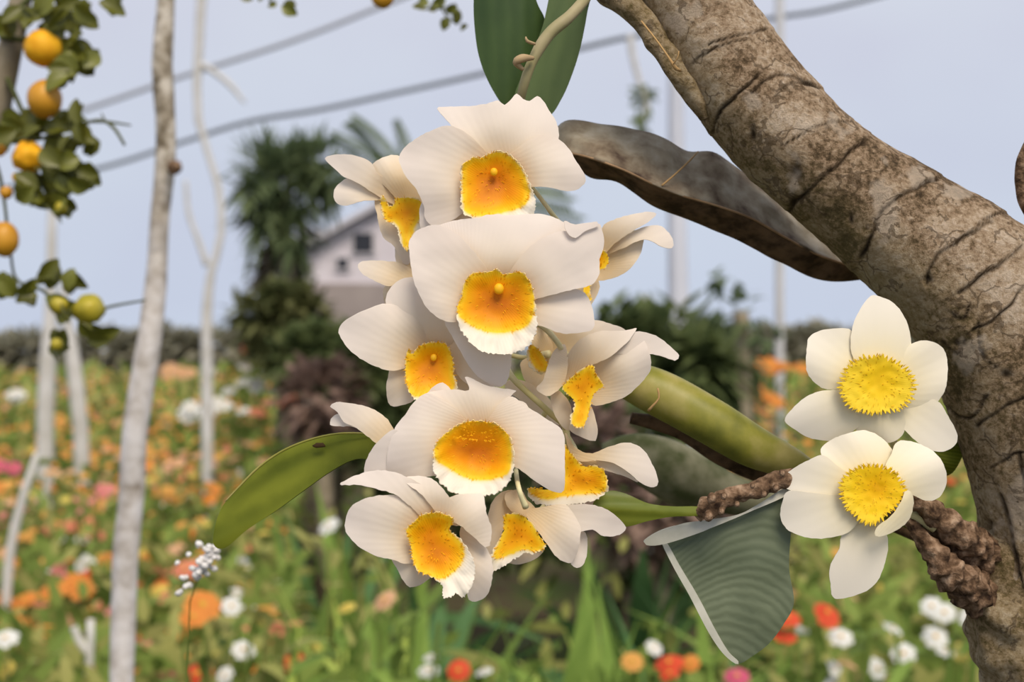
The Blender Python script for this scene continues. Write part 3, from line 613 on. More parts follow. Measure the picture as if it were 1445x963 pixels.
# 4 upper right, behind
blossom(spike, 'orchid blossom seen from the side, at the upper right behind the central one', (845, 368), .446, [
    ('petal', [(842, 345), (849, 322), (862, 312), (890, 303), (915, 299), (926, 302), (914, 314), (890, 328), (866, 345), (850, 362)], 4),
    ('sepal', [(850, 360), (880, 332), (905, 322), (928, 318), (941, 326), (950, 341), (948, 350), (934, 349), (920, 341), (904, 339), (880, 350)], -2),
    ('petal', [(838, 350), (870, 335), (905, 333), (905, 355), (896, 372), (880, 386), (858, 395), (842, 396), (832, 385)], -8),
    ('sepal', [(815, 395), (840, 390), (846, 405), (838, 425), (826, 440), (812, 430)], -10)],
    lip=[(838, 352), (850, 352), (858, 360), (859, 370), (852, 380), (842, 384), (832, 410), (836, 424), (826, 420), (822, 390)],
    yellow=[(838, 352), (850, 352), (858, 360), (859, 370), (852, 380), (842, 384), (832, 410), (836, 424), (826, 420), (822, 390)],
    ped=[(735, 300, .458, 3.5), (775, 330, .458, 3.5), (815, 350, .452, 4), (843, 365, .448, 6)], lipdish=4, hair=30)
tube('pedicel', [(742, 250, .446, 3.2), (752, 266, .437, 3.2), (766, 284, .436, 3.2), (780, 303, .438, 3.4), (796, 322, .446, 3)], M['pedicel'], spike, seg=8)
# 5 mid left
blossom(spike, 'orchid blossom at the left, third row down, with a broad left petal', (607, 515), .424, [
    ('petal', [(478, 470), (483, 457), (497, 446), (520, 436), (545, 429), (575, 440), (600, 470), (612, 515), (590, 520), (572, 520), (552, 524), (530, 517), (508, 506), (490, 490)], 4, {'cup': -22}),
    ('sepal', [(545, 430), (552, 405), (575, 392), (600, 400), (618, 432), (640, 452), (640, 480), (620, 510), (590, 500), (565, 460)], 0),
    ('petal', [(600, 500), (602, 450), (592, 432), (608, 432), (626, 446), (640, 466), (655, 480), (668, 505), (690, 530), (700, 545), (672, 548), (650, 535), (640, 520), (625, 520)], 3, {'cup': -24}),
    ('sepal', [(553, 520), (580, 515), (605, 520), (600, 550), (584, 565), (572, 571), (556, 574), (548, 568), (545, 548), (547, 534)], -6),
    ('sepal', [(630, 510), (655, 528), (665, 550), (660, 575), (635, 575), (620, 545)], -12)],
    lip=[(573, 502), (577, 492), (582, 500), (590, 490), (600, 485), (615, 483), (628, 485), (635, 495), (640, 512), (640, 528), (645, 548), (636, 556), (612, 562), (590, 566), (578, 556), (572, 530)],
    yellow=[(573, 502), (577, 492), (582, 500), (590, 490), (600, 485), (615, 483), (628, 485), (635, 495), (640, 512), (640, 528), (643, 546), (634, 552), (610, 554), (588, 561), (578, 554), (572, 530)],
    ped=[(700, 470, .458, 4), (665, 490, .452, 4), (630, 505, .440, 5), (608, 514, .430, 7)], column=(612, 505, 6), lipdish=12)
# 12 behind, left
blossom(spike, 'orchid blossom mostly hidden at the left between the second and third rows', (590, 405), .440, [
    ('petal', [(505, 374), (518, 368), (548, 369), (568, 373), (595, 392), (590, 410), (562, 403), (546, 404), (526, 395), (511, 386)], 2),
    ('sepal', [(560, 345), (585, 350), (600, 380), (595, 410), (575, 385), (560, 372)], -4),
    ('petal', [(545, 402), (570, 396), (600, 405), (595, 440), (565, 445), (546, 432), (541, 418)], -6)],
    ped=[(715, 390, .462, 3.5), (660, 400, .458, 3.5), (610, 405, .450, 5), (592, 405, .444, 6)])
# 6 right, side view
blossom(spike, 'orchid blossom at the right with swept-back petals and an orange throat seen from the side', (822, 540), .428, [
    ('petal', [(822, 545), (845, 505), (875, 480), (905, 478), (916, 498), (918, 520), (905, 540), (882, 560), (852, 571), (836, 572), (828, 558)], -8, {'q': -20}),
    ('sepal', [(840, 500), (862, 478), (897, 468), (925, 474), (944, 488), (958, 502), (952, 509), (934, 503), (915, 500), (880, 500)], -3),
    ('petal', [(792, 532), (799, 505), (818, 480), (845, 468), (880, 467), (898, 464), (884, 484), (860, 504), (835, 516), (812, 530), (798, 546)], 10, {'cup': -22}),
    ('petal', [(788, 490), (797, 486), (801, 500), (801, 520), (796, 540), (784, 554), (772, 559), (757, 549), (766, 538), (772, 520), (779, 500)], 18, {'cup': -18}),
    ('sepal', [(778, 556), (790, 552), (806, 575), (806, 602), (800, 608), (786, 592), (779, 574)], -4),
    ('sepal', [(832, 572), (840, 590), (843, 606), (840, 622), (822, 618), (803, 604), (815, 580)], -6)],
    lip=[(794, 546), (810, 530), (835, 515), (841, 528), (852, 545), (841, 553), (834, 570), (830, 588), (823, 603), (812, 603), (804, 592), (811, 570), (800, 556)],
    yellow=[(794, 546), (810, 530), (835, 515), (841, 528), (852, 545), (841, 553), (834, 570), (830, 588), (823, 603), (809, 601), (807, 590), (812, 570), (800, 556)],
    ped=[(716, 480, .458, 3.5), (762, 458, .452, 3.5), (780, 474, .436, 3.5), (796, 496, .436, 4), (820, 535, .434, 7)], lipdish=5, hair=70)
tube('pedicel', [(748, 452, .442, 3), (766, 462, .431, 3.5), (782, 478, .429, 3.5), (793, 494, .432, 3.5)], M['pedicel'], spike, seg=8)
# 7 behind the centre right
blossom(spike, 'orchid blossom half hidden between the central one and the side-turned one at its right', (775, 500), .446, [
    ('petal', [(770, 505), (775, 470), (800, 456), (835, 452), (865, 458), (884, 470), (860, 490), (830, 505), (800, 520)], 0),
    ('petal', [(748, 478), (758, 462), (790, 470), (795, 500), (775, 530), (762, 510)], 2),
    ('sepal', [(735, 512), (752, 505), (785, 520), (776, 545), (758, 552), (740, 535)], -8),
    ('sepal', [(712, 545), (725, 535), (755, 545), (785, 575), (795, 600), (770, 592), (740, 570)], -12)],
    lip=[(746, 488), (756, 490), (768, 505), (776, 520), (764, 528), (750, 520), (745, 508)], yellow=[(748, 488), (756, 490), (768, 505), (774, 520), (764, 526), (752, 515), (747, 502)],
    ped=[(714, 500, .458, 3.5), (740, 505, .456, 3.5), (760, 502, .452, 5), (775, 500, .449, 6)], lipdish=4, hair=30)
# 8 lower centre
blossom(spike, 'large orchid blossom in the lower centre, facing the camera', (672, 630), .412, [
    ('sepal', [(600, 556), (640, 550), (662, 551), (656, 533), (668, 536), (685, 544), (706, 548), (728, 552), (720, 560), (745, 574), (740, 610), (700, 625), (660, 628), (620, 605), (595, 580)], -2, {'q': -36}),
    ('petal', [(574, 583), (586, 566), (606, 556), (640, 575), (665, 605), (675, 635), (650, 668), (612, 672), (600, 673), (575, 678), (550, 673), (546, 650), (551, 622), (560, 600)], 2, {'cup': -12}),
    ('petal', [(672, 630), (690, 590), (718, 560), (745, 575), (770, 591), (793, 608), (797, 640), (796, 692), (792, 696), (770, 689), (748, 674), (728, 660), (700, 655)], 2, {'cup': -14}),
    ('sepal', [(556, 606), (572, 620), (580, 650), (575, 676), (548, 680), (520, 680), (514, 666), (519, 645), (532, 625)], -6),
    ('sepal', [(625, 540), (640, 560), (620, 570), (600, 568), (606, 552)], -14)],
    lip=[(613, 632), (625, 615), (645, 601), (665, 594), (695, 597), (706, 603), (718, 615), (724, 635), (725, 656), (722, 672), (712, 688), (692, 699), (655, 699), (632, 691), (616, 674), (611, 655)],
    yellow=[(613, 632), (625, 615), (645, 601), (665, 594), (695, 597), (706, 603), (718, 615), (723, 635), (722, 655), (715, 670), (700, 676), (675, 679), (650, 672), (630, 660), (615, 650)],
    ped=[(770, 582, .440, 4), (730, 640, .445, 4), (700, 655, .435, 5), (674, 634, .420, 8)], lipdish=20)
hairs('lip_hairs', [(640, 616), (665, 620), (695, 622), (708, 616), (704, 604), (665, 598)], 110, 6, lambda x, y: 8, M['hair'], spike, .412)
# 13 far left petal
blossom(spike, 'orchid blossom mostly hidden at the lower left, one long petal reaching left', (560, 640), .430, [
    ('petal', [(466, 574), (475, 568), (496, 570), (520, 575), (540, 586), (553, 601), (562, 630), (548, 640), (532, 627), (515, 613), (500, 603), (485, 596), (476, 582)], 2),
    ('sepal', [(466, 600), (470, 588), (482, 584), (505, 595), (520, 612), (500, 603), (480, 602)], -5)],
    ped=[(710, 560, .452, 3.5), (650, 600, .452, 3.5), (590, 630, .442, 5), (562, 640, .434, 6)])
# 9 right lower
blossom(spike, 'orchid blossom at the lower right with one petal swept out to the right', (812, 645), .430, [
    ('petal', [(797, 612), (803, 618), (814, 634), (836, 640), (858, 631), (885, 625), (906, 633), (920, 655), (929, 680), (922, 688), (905, 682), (886, 667), (866, 654), (842, 650), (822, 652), (806, 642)], 12, {'cup': -8}),
    ('sepal', [(806, 640), (830, 648), (850, 655), (832, 664), (815, 660)], 2),
    ('sepal', [(842, 648), (866, 652), (900, 680), (880, 672), (850, 662)], 4)],
    lip=[(745, 690), (770, 690), (793, 688), (794, 630), (806, 640), (822, 657), (840, 658), (853, 665), (858, 690), (846, 703), (820, 711), (790, 714), (765, 713), (750, 706)],
    yellow=[(745, 690), (770, 690), (793, 688), (794, 630), (806, 640), (822, 657), (840, 658), (853, 665), (856, 690), (840, 697), (800, 700), (772, 706), (754, 700)],
    ped=[(796, 606, .440, 3.5), (800, 615, .438, 4), (808, 632, .436, 6), (812, 645, .434, 7)], lipdish=8, hair=120, liplayer=0)
# 10 bottom left
blossom(spike, 'lowest left orchid blossom, tilted to the right, with a frilled white lip edge', (612, 760), .404, [
    ('sepal', [(480, 684), (498, 673), (524, 665), (548, 665), (576, 674), (604, 690), (628, 715), (640, 735), (615, 750), (590, 725), (560, 700), (530, 690), (505, 685)], 2),
    ('sepal', [(570, 678), (586, 672), (604, 674), (620, 684), (632, 700), (645, 715), (660, 735), (648, 742), (625, 735), (596, 700)], 10),
    ('petal', [(487, 742), (490, 724), (502, 710), (522, 702), (545, 699), (575, 703), (600, 725), (614, 760), (605, 795), (575, 796), (552, 790), (528, 784), (505, 771), (491, 755)], 0, {'cup': -14}),
    ('petal', [(620, 745), (622, 712), (640, 700), (668, 697), (682, 700), (686, 722), (693, 746), (691, 770), (684, 772), (668, 758), (650, 742), (636, 738)], 8, {'cup': -14}),
    ('sepal', [(553, 788), (575, 785), (604, 790), (608, 812), (596, 824), (578, 829), (570, 820), (562, 806)], -6),
    ('petal', [(650, 745), (672, 755), (692, 785), (695, 812), (688, 838), (676, 848), (662, 846), (655, 810)], -16)],
    lip=[(573, 749), (585, 736), (595, 727), (620, 724), (640, 733), (634, 748), (646, 758), (658, 772), (668, 790), (670, 812), (664, 830), (654, 843), (645, 838), (636, 843), (626, 844), (624, 826), (608, 814), (590, 806), (582, 788), (578, 766)],
    yellow=[(573, 749), (585, 736), (595, 727), (620, 724), (640, 733), (634, 748), (646, 760), (655, 776), (652, 795), (640, 808), (625, 818), (608, 814), (590, 806), (582, 788), (578, 766)],
    ped=[(704, 768, .447, 3.5), (670, 770, .440, 4), (635, 765, .420, 5), (614, 761, .410, 7)], lipdish=14, jag=0.7)
# 11 bottom right
blossom(spike, 'lowest right orchid blossom, turned down with petals spread to the right', (742, 725), .416, [
    ('sepal', [(690, 722), (696, 706), (708, 695), (722, 692), (738, 702), (742, 726), (728, 730), (712, 745), (704, 765), (690, 790), (680, 780), (684, 750)], -4),
    ('sepal', [(712, 700), (722, 693), (736, 692), (744, 706), (756, 718), (748, 730), (732, 726), (718, 718)], 12),
    ('petal', [(740, 720), (765, 716), (795, 712), (812, 720), (819, 740), (818, 764), (812, 786), (803, 795), (786, 787), (770, 766), (755, 744), (744, 732)], 12, {'cup': -16}),
    ('petal', [(790, 718), (812, 712), (835, 713), (858, 720), (874, 733), (883, 745), (874, 755), (852, 757), (836, 748), (815, 750), (795, 740)], 2),
    ('sepal', [(812, 752), (826, 752), (829, 770), (826, 790), (818, 801), (806, 797), (804, 775)], -6),
    ('sepal', [(716, 778), (750, 760), (768, 770), (762, 784), (744, 794), (728, 797), (716, 792)], -14)],
    lip=[(712, 728), (732, 726), (748, 736), (762, 758), (770, 772), (755, 781), (740, 782), (722, 792), (710, 800), (698, 806), (685, 800), (690, 788), (700, 770), (710, 748)],
    yellow=[(712, 728), (732, 726), (748, 736), (762, 758), (769, 771), (756, 779), (740, 776), (722, 782), (700, 790), (696, 786), (702, 770), (710, 748)],
    ped=[(728, 664, .442, 3.5), (731, 685, .412, 3.5), (737, 705, .410, 3.8), (742, 716, .411, 5)], lipdish=4, hair=80)

# ------------------------------------------------------------------ the two cream flowers on the right
def cream(label, parent, C, depth, petals, yel, ped, cd_=.3):
    b = tube('blossom', ped, M['pedicel'], parent, seg=10, label=label)
    for nm, ol, lay, op in petals:
        a, q, cup, ruf, ph = op.get('a', 16), op.get('q', -26), op.get('cup', -18) * .6, 4.0, R.uniform(0, 6)
        surface(nm, ol, lambda x, y, s, t: lay + a * s + q * s * s + cup * t * t + ruf * s * math.sin(4 * t + ph), M['wpetal'], b, step=6, jag=0.4,
                tintfn=lambda x, y: .34 * math.exp(-((x - C[0]) ** 2 + (y - C[1]) ** 2) / (2 * 50 ** 2)), depth=depth, A=op.get('A', C))
    cx, cy = C
    yl = catmull(yel, True, 5)
    star = []
    base = catmull(yel, True, 3.2)
    for i, p in enumerate(base):
        k = (1.07 if i % 2 else 0.90) + R.uniform(-.04, .05); star.append((cx + (p[0] - cx) * k, cy + (p[1] - cy) * k))
    def cd(x, y, s=0, t=0):
        r = math.hypot(x - cx, y - cy)
        return 12 + 5 * min(1, r / 50) ** 2 - 3 * math.exp(-(r / 26) ** 2) + 1.5 * noise.noise(Vector((x * .1, y * .1, 0)))
    surface('corona', star, cd, M['corona'], b, step=3.6, tintfn=lambda x, y: max(0, min(.9, (cd_ * math.exp(-(math.hypot(x - cx - 4, y - cy + 8) / 26) ** 1.5) + 0.10))), depth=depth, thick=.0005, A=C)
    hairs('corona_hairs', yel, 260, 6, lambda x, y: cd(x, y) + 1, M['chair'], b, depth, centre=C)
    return b
fc = empty('flower_pair', P(1320, 745, .452), 'two cream-white flowers with yellow centres on short twigs against the tree trunk', 'flower')
cream('upper cream flower with a round ragged yellow centre', fc, (1238, 545), .436, [
    ('petal', [(1107, 594), (1118, 577), (1138, 560), (1160, 552), (1190, 550), (1238, 548), (1240, 580), (1215, 600), (1195, 614), (1170, 622), (1142, 618), (1122, 606)], -2, {'cup': -30}),
    ('petal', [(1205, 596), (1225, 570), (1240, 560), (1268, 575), (1277, 592), (1275, 610), (1264, 622), (1246, 626), (1230, 618), (1214, 612)], 2, {}),
    ('petal', [(1238, 548), (1285, 560), (1322, 566), (1338, 588), (1351, 615), (1345, 631), (1326, 638), (1306, 632), (1284, 615), (1262, 590)], -8, {}),
    ('petal', [(1139, 486), (1143, 475), (1158, 467), (1180, 464), (1202, 468), (1222, 510), (1238, 545), (1200, 548), (1168, 550), (1150, 540), (1138, 522)], -3, {}),
    ('petal', [(1238, 548), (1258, 515), (1286, 486), (1308, 481), (1328, 489), (1336, 508), (1336, 540), (1328, 560), (1312, 578), (1290, 588), (1265, 575)], -1, {}),
    ('petal', [(1229, 418), (1250, 422), (1266, 433), (1278, 452), (1285, 478), (1284, 500), (1268, 520), (1238, 548), (1212, 520), (1201, 495), (1202, 466), (1212, 440)], 3, {'cup': -26})],
    [(1184, 550), (1190, 528), (1202, 512), (1220, 504), (1240, 502), (1260, 508), (1278, 520), (1291, 540), (1288, 560), (1272, 576), (1252, 582), (1228, 584), (1206, 578), (1192, 566)],
    [(1330, 740, .450, 8), (1290, 690, .452, 6), (1255, 610, .450, 6), (1240, 560, .442, 8), (1238, 548, .438, 9)])
cream('lower cream flower with a rolled lower petal', fc, (1234, 696), .430, [
    ('petal', [(1158, 634), (1175, 620), (1200, 611), (1222, 608), (1246, 620), (1264, 645), (1266, 668), (1234, 696), (1205, 672), (1182, 662), (1164, 650)], -4, {}),
    ('petal', [(1104, 675), (1120, 661), (1145, 648), (1162, 643), (1185, 660), (1234, 694), (1200, 706), (1160, 705), (1128, 697), (1108, 688)], -1, {}),
    ('petal', [(1101, 726), (1104, 708), (1113, 693), (1150, 696), (1200, 700), (1234, 696), (1212, 735), (1196, 752), (1172, 759), (1145, 760), (1118, 752), (1105, 740)], 2, {}),
    ('petal', [(1188, 755), (1205, 740), (1228, 700), (1246, 740), (1253, 764), (1250, 790), (1237, 822), (1214, 838), (1178, 845), (1172, 824), (1171, 800), (1184, 775)], -8, {}),
    ('petal', [(1234, 696), (1248, 660), (1258, 640), (1264, 626), (1276, 622), (1300, 628), (1324, 644), (1335, 668), (1333, 690), (1322, 704), (1306, 707), (1288, 699), (1264, 694)], 4, {}),
    ('rolled_petal', [(1234, 752), (1240, 742), (1258, 728), (1272, 708), (1277, 694), (1285, 694), (1289, 710), (1282, 734), (1262, 750), (1240, 758)], 22, {'cup': -40, 'A': (1240, 752), 'q': -10, 'a': 6})],
    [(1186, 692), (1190, 674), (1204, 663), (1226, 657), (1250, 660), (1268, 672), (1277, 692), (1272, 708), (1256, 724), (1238, 738), (1222, 738), (1206, 728), (1192, 712)],
    [(1320, 745, .450, 8), (1290, 728, .450, 7), (1262, 712, .446, 7), (1240, 700, .438, 8), (1235, 697, .433, 9)], .75)

# ------------------------------------------------------------------ citrus tree on the left
def bez_leaf(n=6, L=1.0, Wd=0.45, fold=0.12, arch=0.15):
    V = []; F = []
    for i in range(n + 1):
        s = i / n; wd = Wd * math.sin(PI * min(1, s * .93 + .035)) ** .8
        for j, t in enumerate((-1, -.5, 0, .5, 1)):
            V.append(Vector((s * L, t * wd * .5 * L, (abs(t) * fold * wd - arch * s * s) * L)))
    for i in range(n):
        for j in range(4):
            a = i * 5 + j; F.append([a, a + 1, a + 6, a + 5])
    return V, F
def local_mesh(name, V, F, mt, smooth=True, mts=None, idx=None):
    me = bpy.data.meshes.new(name); me.from_pydata([tuple(v) for v in V], [], F)
    if smooth: me.polygons.foreach_set('use_smooth', [True] * len(F))
    for m_ in (mts or [mt]): me.materials.append(m_)
    if idx: me.polygons.foreach_set('material_index', idx)
    me.update(); return me
def place(name, me, loc, rot, scale, parent=None, label=None, ploc=None):
    o = bpy.data.objects.new(name, me); col.objects.link(o)
    if parent: o.parent = parent; o.location = Vector(loc) - W[parent.name]
    else: o.location = loc; W[o.name] = Vector(loc)
    o.rotation_euler = rot; o.scale = (scale,) * 3 if isinstance(scale, (int, float)) else scale
    return o
CD = .90
ct = empty('citrus_tree', Vector((-0.52, 1.02, 0)), 'small citrus tree with yellow fruit at the upper left edge', 'tree')
def ctube(nm, pth, mt, k=CD, **kw): return tube(nm, [(x, y, k + dz, r) for x, y, dz, r in pth], mt, ct, **kw)
tube3('trunk', [Vector((-.52, 1.02, 0)), Vector((-.50, 1.0, .5)), Vector((-.47, .97, .85)), Vector((-.44, .95, 1.02)), P(-60, 250, .92), P(-5, 160, .91), P(10, 90, .91), P(25, 20, .91), P(45, -80, .92), P(160, -180, .93), P(350, -160, .92), P(560, -110, .91), P(640, -60, .90)],
      [.016, .015, .013, .012, .0095, .0085, .008, .0072, .006, .004, .003, .002, .001], M['branch'], ct, 12)
ctube('twig', [(0, 50, .0, 6), (30, 56, .0, 4), (70, 50, .0, 3), (110, 70, .0, 2.5)], M['gtwig'], seg=6)
ctube('twig', [(-40, 200, .02, 5), (10, 200, .0, 4), (60, 195, .0, 3), (100, 180, .0, 2.5), (140, 170, .0, 2.5), (160, 180, .0, 2.5), (176, 205, .0, 2)], M['gtwig'], seg=6)
ctube('twig', [(120, 172, .0, 2), (150, 172, .0, 2), (185, 177, .0, 1.2)], M['gtwig'], seg=6)
ctube('twig', [(148, 170, .0, 1.4), (143, 160, .0, 1)], M['gtwig'], seg=6)
ctube('twig', [(-30, 180, .02, 5), (0, 250, .01, 3), (14, 350, .0, 2.2), (24, 395, .0, 2.2), (60, 410, .0, 2.5), (95, 440, .0, 2.5), (130, 440, .0, 2), (160, 432, .0, 2), (205, 424, .0, 1.5)], M['gtwig'], seg=6)
ctube('twig', [(20, 20, .0, 5), (60, -10, .0, 4), (120, 20, .0, 2)], M['gtwig'], seg=6)
ctube('twig', [(10, 110, .0, 4), (40, 180, .0, 3), (55, 250, .0, 2), (85, 290, .0, 1.5)], M['gtwig'], seg=6)
ctube('twig', [(600, -90, .0, 3), (620, -20, .0, 2), (625, 15, .0, 1.5), (645, 35, .0, 1)], M['gtwig'], seg=6)
ctube('twig', [(640, 8, .0, 1.5), (622, 12, .0, 1.5), (600, 12, .0, 1.2)], M['gtwig'], seg=6)
ctube('twig', [(380, -150, .0, 3), (385, -40, .0, 2), (380, 2, .0, 1.5)], M['gtwig'], seg=6)
lv = [local_mesh('citrus_leaf', *bez_leaf(6, 1, .62 + .1 * i, .25, .1 + .12 * i), [M['cleaf'], M['cleaf'], M['cleaf2']][i]) for i in range(3)]
spots = [(60, 8), (95, 5), (115, 12), (105, 38), (122, 28), (90, 30), (80, 20), (22, 15), (40, 25), (10, 35), (72, 35), (115, 80), (122, 92), (100, 68), (92, 88), (110, 60), (125, 82), (98, 95), (85, 112), (85, 98),
         (10, 165), (22, 180), (38, 165), (50, 178), (42, 190), (18, 195), (5, 190), (75, 178), (92, 172), (108, 165), (120, 192), (125, 205), (112, 185), (82, 205), (95, 210), (70, 215), (62, 228), (80, 225), (98, 228), (45, 255), (60, 262),
         (58, 285), (48, 272), (75, 262), (92, 260), (108, 258), (122, 245), (100, 245), (85, 288), (92, 292), (28, 262), (35, 275), (72, 245), (70, 378), (80, 388), (62, 392), (103, 390), (104, 402), (38, 405), (40, 425), (8, 402), (12, 410), (80, 430), (98, 436), (90, 445), (84, 475), (80, 488),
         (146, 470), (140, 478), (158, 4), (165, -3), (118, 465), (605, 5), (615, 15), (632, 15), (645, 20), (645, 38), (628, 28), (620, 2), (385, 2), (400, 4), (370, -4), (412, 8), (355, -6), (595, 12), (1275, -8)]
for i, (x, y) in enumerate(spots[:-1]):
    for r_ in range(3 if i < 70 and y < 300 else 2 if x < 300 else 1):
        a = R.uniform(0, 2 * PI); s = R.uniform(.0115, .0175) * (0.6 if x > 300 else 1)
        rx, rz = R.uniform(-1.1, 1.1), a
        q = P(x + R.uniform(-5, 5) - 14 * math.cos(a), y + R.uniform(-5, 5) + 14 * math.sin(a) * (1 if x < 300 else .5), CD + R.uniform(-.02, .02))
        # blade stands facing the camera, turned by a in the picture plane
        m_ = Matrix.Rotation(-a * 0 + 0, 4, 'Y')
        eul = (Matrix.Rotation(R.uniform(-.7, .7), 4, 'Z') @ Matrix.Rotation(-a, 4, 'Y') @ Matrix.Rotation(PI / 2 + R.uniform(-.8, .8), 4, 'X')).to_euler()
        place('leaf', R.choice(lv), q, eul, s, ct)
def fruit(x, y, r, mt, sq=(1, 1, 1), bp=0.05, lab=None):
    blob('fruit', P(x, y, CD - .012), r * CD / FPX, mt, ct, 20, 14, sq, bp, 160, lab)
    blob('calyx', P(x, y - r * .97, CD - .012), r * .16 * CD / FPX, M['calyx'], ct, 6, 4, (1.3, 1.3, .5))
fruit(61, 68, 26, M['fruit'], lab='yellow fruit at the top of the tree')
fruit(63, 140, 25, M['fruit_o'], (.95, 1, 1.08), 0.04, 'duller orange fruit below the top one')
fruit(40, 221, 22, M['fruit'], (1, 1, .95), 0.35, 'lumpy yellow fruit')
fruit(9, 272, 9, M['fruit_o']); fruit(-1, 212, 9, M['fruit_o'])
fruit(6, 338, 20, M['fruit_o'], (1, 1, 1.25), 0.05)
fruit(126, 437, 21, M['fruit_g'], (1.05, 1, .95), 0.18, 'green-yellow unripe fruit')
fruit(84, 430, 13, M['fruit_g'], (1, 1, 1), 0.2); fruit(86, 293, 9, M['fruit_g']); fruit(540, -4, 16, M['fruit_o'], lab='orange fruit cut by the top edge')
fruit(24, 250, 7, M['fruit']); fruit(80, 486, 9, M['fruit_g'])

# small leaves at the very top right belong to an overhead twig of the big tree
tube('twig', [(1100, -420, .46, 8), (1200, -200, .455, 6), (1270, -60, .45, 4), (1290, -14, .45, 2), (1345, -8, .45, 1.5)], M['twig'], tree, seg=8, bump=.3)
tube('twig', [(850, -330, .47, 12), (980, -400, .462, 10), (1100, -420, .46, 8)], M['twig'], tree, seg=8, bump=.3)
for (x, y, a) in [(1262, -10, .2), (1285, -9, 1.9), (1305, -9, 2.4), (1322, -10, .4)]:
    place('leaf', lv[1], P(x, y, .45), (Matrix.Rotation(-a, 4, 'Y') @ Matrix.Rotation(PI / 2, 4, 'X')).to_euler(), .0045, tree)

# ------------------------------------------------------------------ white trunks, poles, wires
def gpole(name, label, cat, pts, d, mt, group=None, root=None, bumpk=.1, seg=14, parts=None):
    base = P(pts[-1][0], pts[-1][1], d); base.z = 0
    t = empty(name, base, label, cat, group)
    C = [P(x, y, d) for x, y, w_ in pts]; RR = [w_ / 2 * d / FPX for x, y, w_ in pts]
    if C[-1].z > 0.02: C.append(Vector((C[-1].x + .01, C[-1].y, C[-1].z * .5))); C.append(Vector((C[-1].x, C[-1].y, -.01))); RR += [RR[-1] * 1.1, RR[-1] * 1.3]
    sm = catmull([(c.x * 1000, c.z * 1000, c.y, r) for c, r in zip(C, RR)], False, 18 * d)
    tube3('trunk' if cat == 'tree' else 'shaft', [Vector((p[0] / 1000, p[2], p[1] / 1000)) for p in sm], [p[3] for p in sm], mt, t, seg, bumpk, 4)
    return t
def two_tone(m):  # weathered grey above, whitewash below (colour of the bark itself, by height on the trunk)
    n = m.node_tree; tc = n.nodes.new('ShaderNodeNewGeometry'); sp = n.nodes.new('ShaderNodeSeparateXYZ'); n.links.new(tc.outputs['Position'], sp.inputs[0])
    b = n.nodes['Principled BSDF']; src = b.inputs['Base Color'].links[0].from_socket
    t = noise_tex(n, 70, 6); r = ramp(n, [(0.36, (0.12, 0.095, 0.06)), (0.48, (0.32, 0.275, 0.21)), (0.62, (0.60, 0.55, 0.47))]); n.links.new(t.outputs['Fac'], r.inputs[0])
    mr = n.nodes.new('ShaderNodeMapRange'); mr.inputs[1].default_value = 1.12; mr.inputs[2].default_value = 1.26; n.links.new(sp.outputs['Z'], mr.inputs[0])
    x = n.nodes.new('ShaderNodeMix'); x.data_type = 'RGBA'; n.links.new(mr.outputs[0], x.inputs[0]); n.links.new(src, x.inputs[6]); n.links.new(r.outputs[0], x.inputs[7])
    n.links.new(x.outputs[2], b.inputs['Base Color'])
two_tone(M['white_bark'])
wt = gpole('sapling', 'slender whitewashed tree trunk in front of the flower field on the left', 'tree',
      [(240, -260, 22), (236, -60, 25), (233, 20, 26), (229, 90, 29), (234, 165, 28), (233, 230, 29), (226, 300, 27), (222, 370, 29), (216, 440, 33), (206, 510, 35), (193, 590, 35), (186, 690, 36), (177, 790, 36), (174, 880, 35), (172, 963, 34), (170, 1200, 38), (175, 1700, 42)], 1.15, M['white_bark'], bumpk=.16, seg=20)
blob('knot', P(246, 236, 1.13), .006, M['twig'], wt, 10, 8, (1, 1, 1), .4, 90)
tube('twig', [(240, 236, 1.14, 5), (250, 230, 1.13, 3), (254, 228, 1.13, 2)], M['twig'], wt, seg=8)
wt2 = gpole('sapling', 'thin pale crooked sapling to the right of the nearest white trunk', 'tree',
      [(292, -120, 12), (284, 0, 14), (281, 60, 13), (278, 120, 12), (280, 170, 11), (293, 215, 9), (308, 262, 10), (312, 330, 11), (298, 385, 12), (292, 440, 15), (292, 510, 17), (292, 580, 17), (294, 700, 18)], 6.0, M['pale_stem'])
tube('twig', [(262, 255, 6, 3), (266, 300, 6, 3.5), (280, 340, 6, 4), (292, 375, 6, 5)], M['pale_stem'], wt2, seg=6)
tube('twig', [(282, 90, 6, 5), (300, 100, 6, 4), (325, 120, 6, 4), (345, 145, 6, 2)], M['pale_stem'], wt2, seg=6)
gpole('sapling', 'pale slim trunk rising from the flowers under the unripe fruit', 'tree', [(76, 240, 10), (73, 320, 13), (72, 400, 15), (70, 470, 20), (66, 540, 24), (64, 590, 24), (64, 700, 24)], 6.2, M['pale_stem'])
gpole('sapling', 'short leaning pale trunk just right of the slim trunk below the unripe fruit', 'tree', [(88, 400, 9), (95, 450, 14), (102, 500, 20), (108, 550, 22), (113, 600, 22), (118, 720, 22)], 6.4, M['pale_stem'])
gpole('sapling', 'pale forked stem at the left edge among the flowers', 'tree', [(52, 640, 7), (36, 690, 12), (22, 740, 13), (12, 800, 14), (8, 880, 14), (5, 1000, 15)], 3.0, M['pale_stem'])
fk = gpole('sapling', 'small pale forked stump at the bottom left, left of the near white trunk', 'tree', [(128, 875, 10), (128, 900, 11), (126, 940, 12), (126, 1000, 13)], 2.4, M['pale_stem'])
tube('twig', [(127, 925, 2.4, 6), (112, 905, 2.4, 6), (104, 885, 2.4, 5)], M['pale_stem'], fk, seg=8)
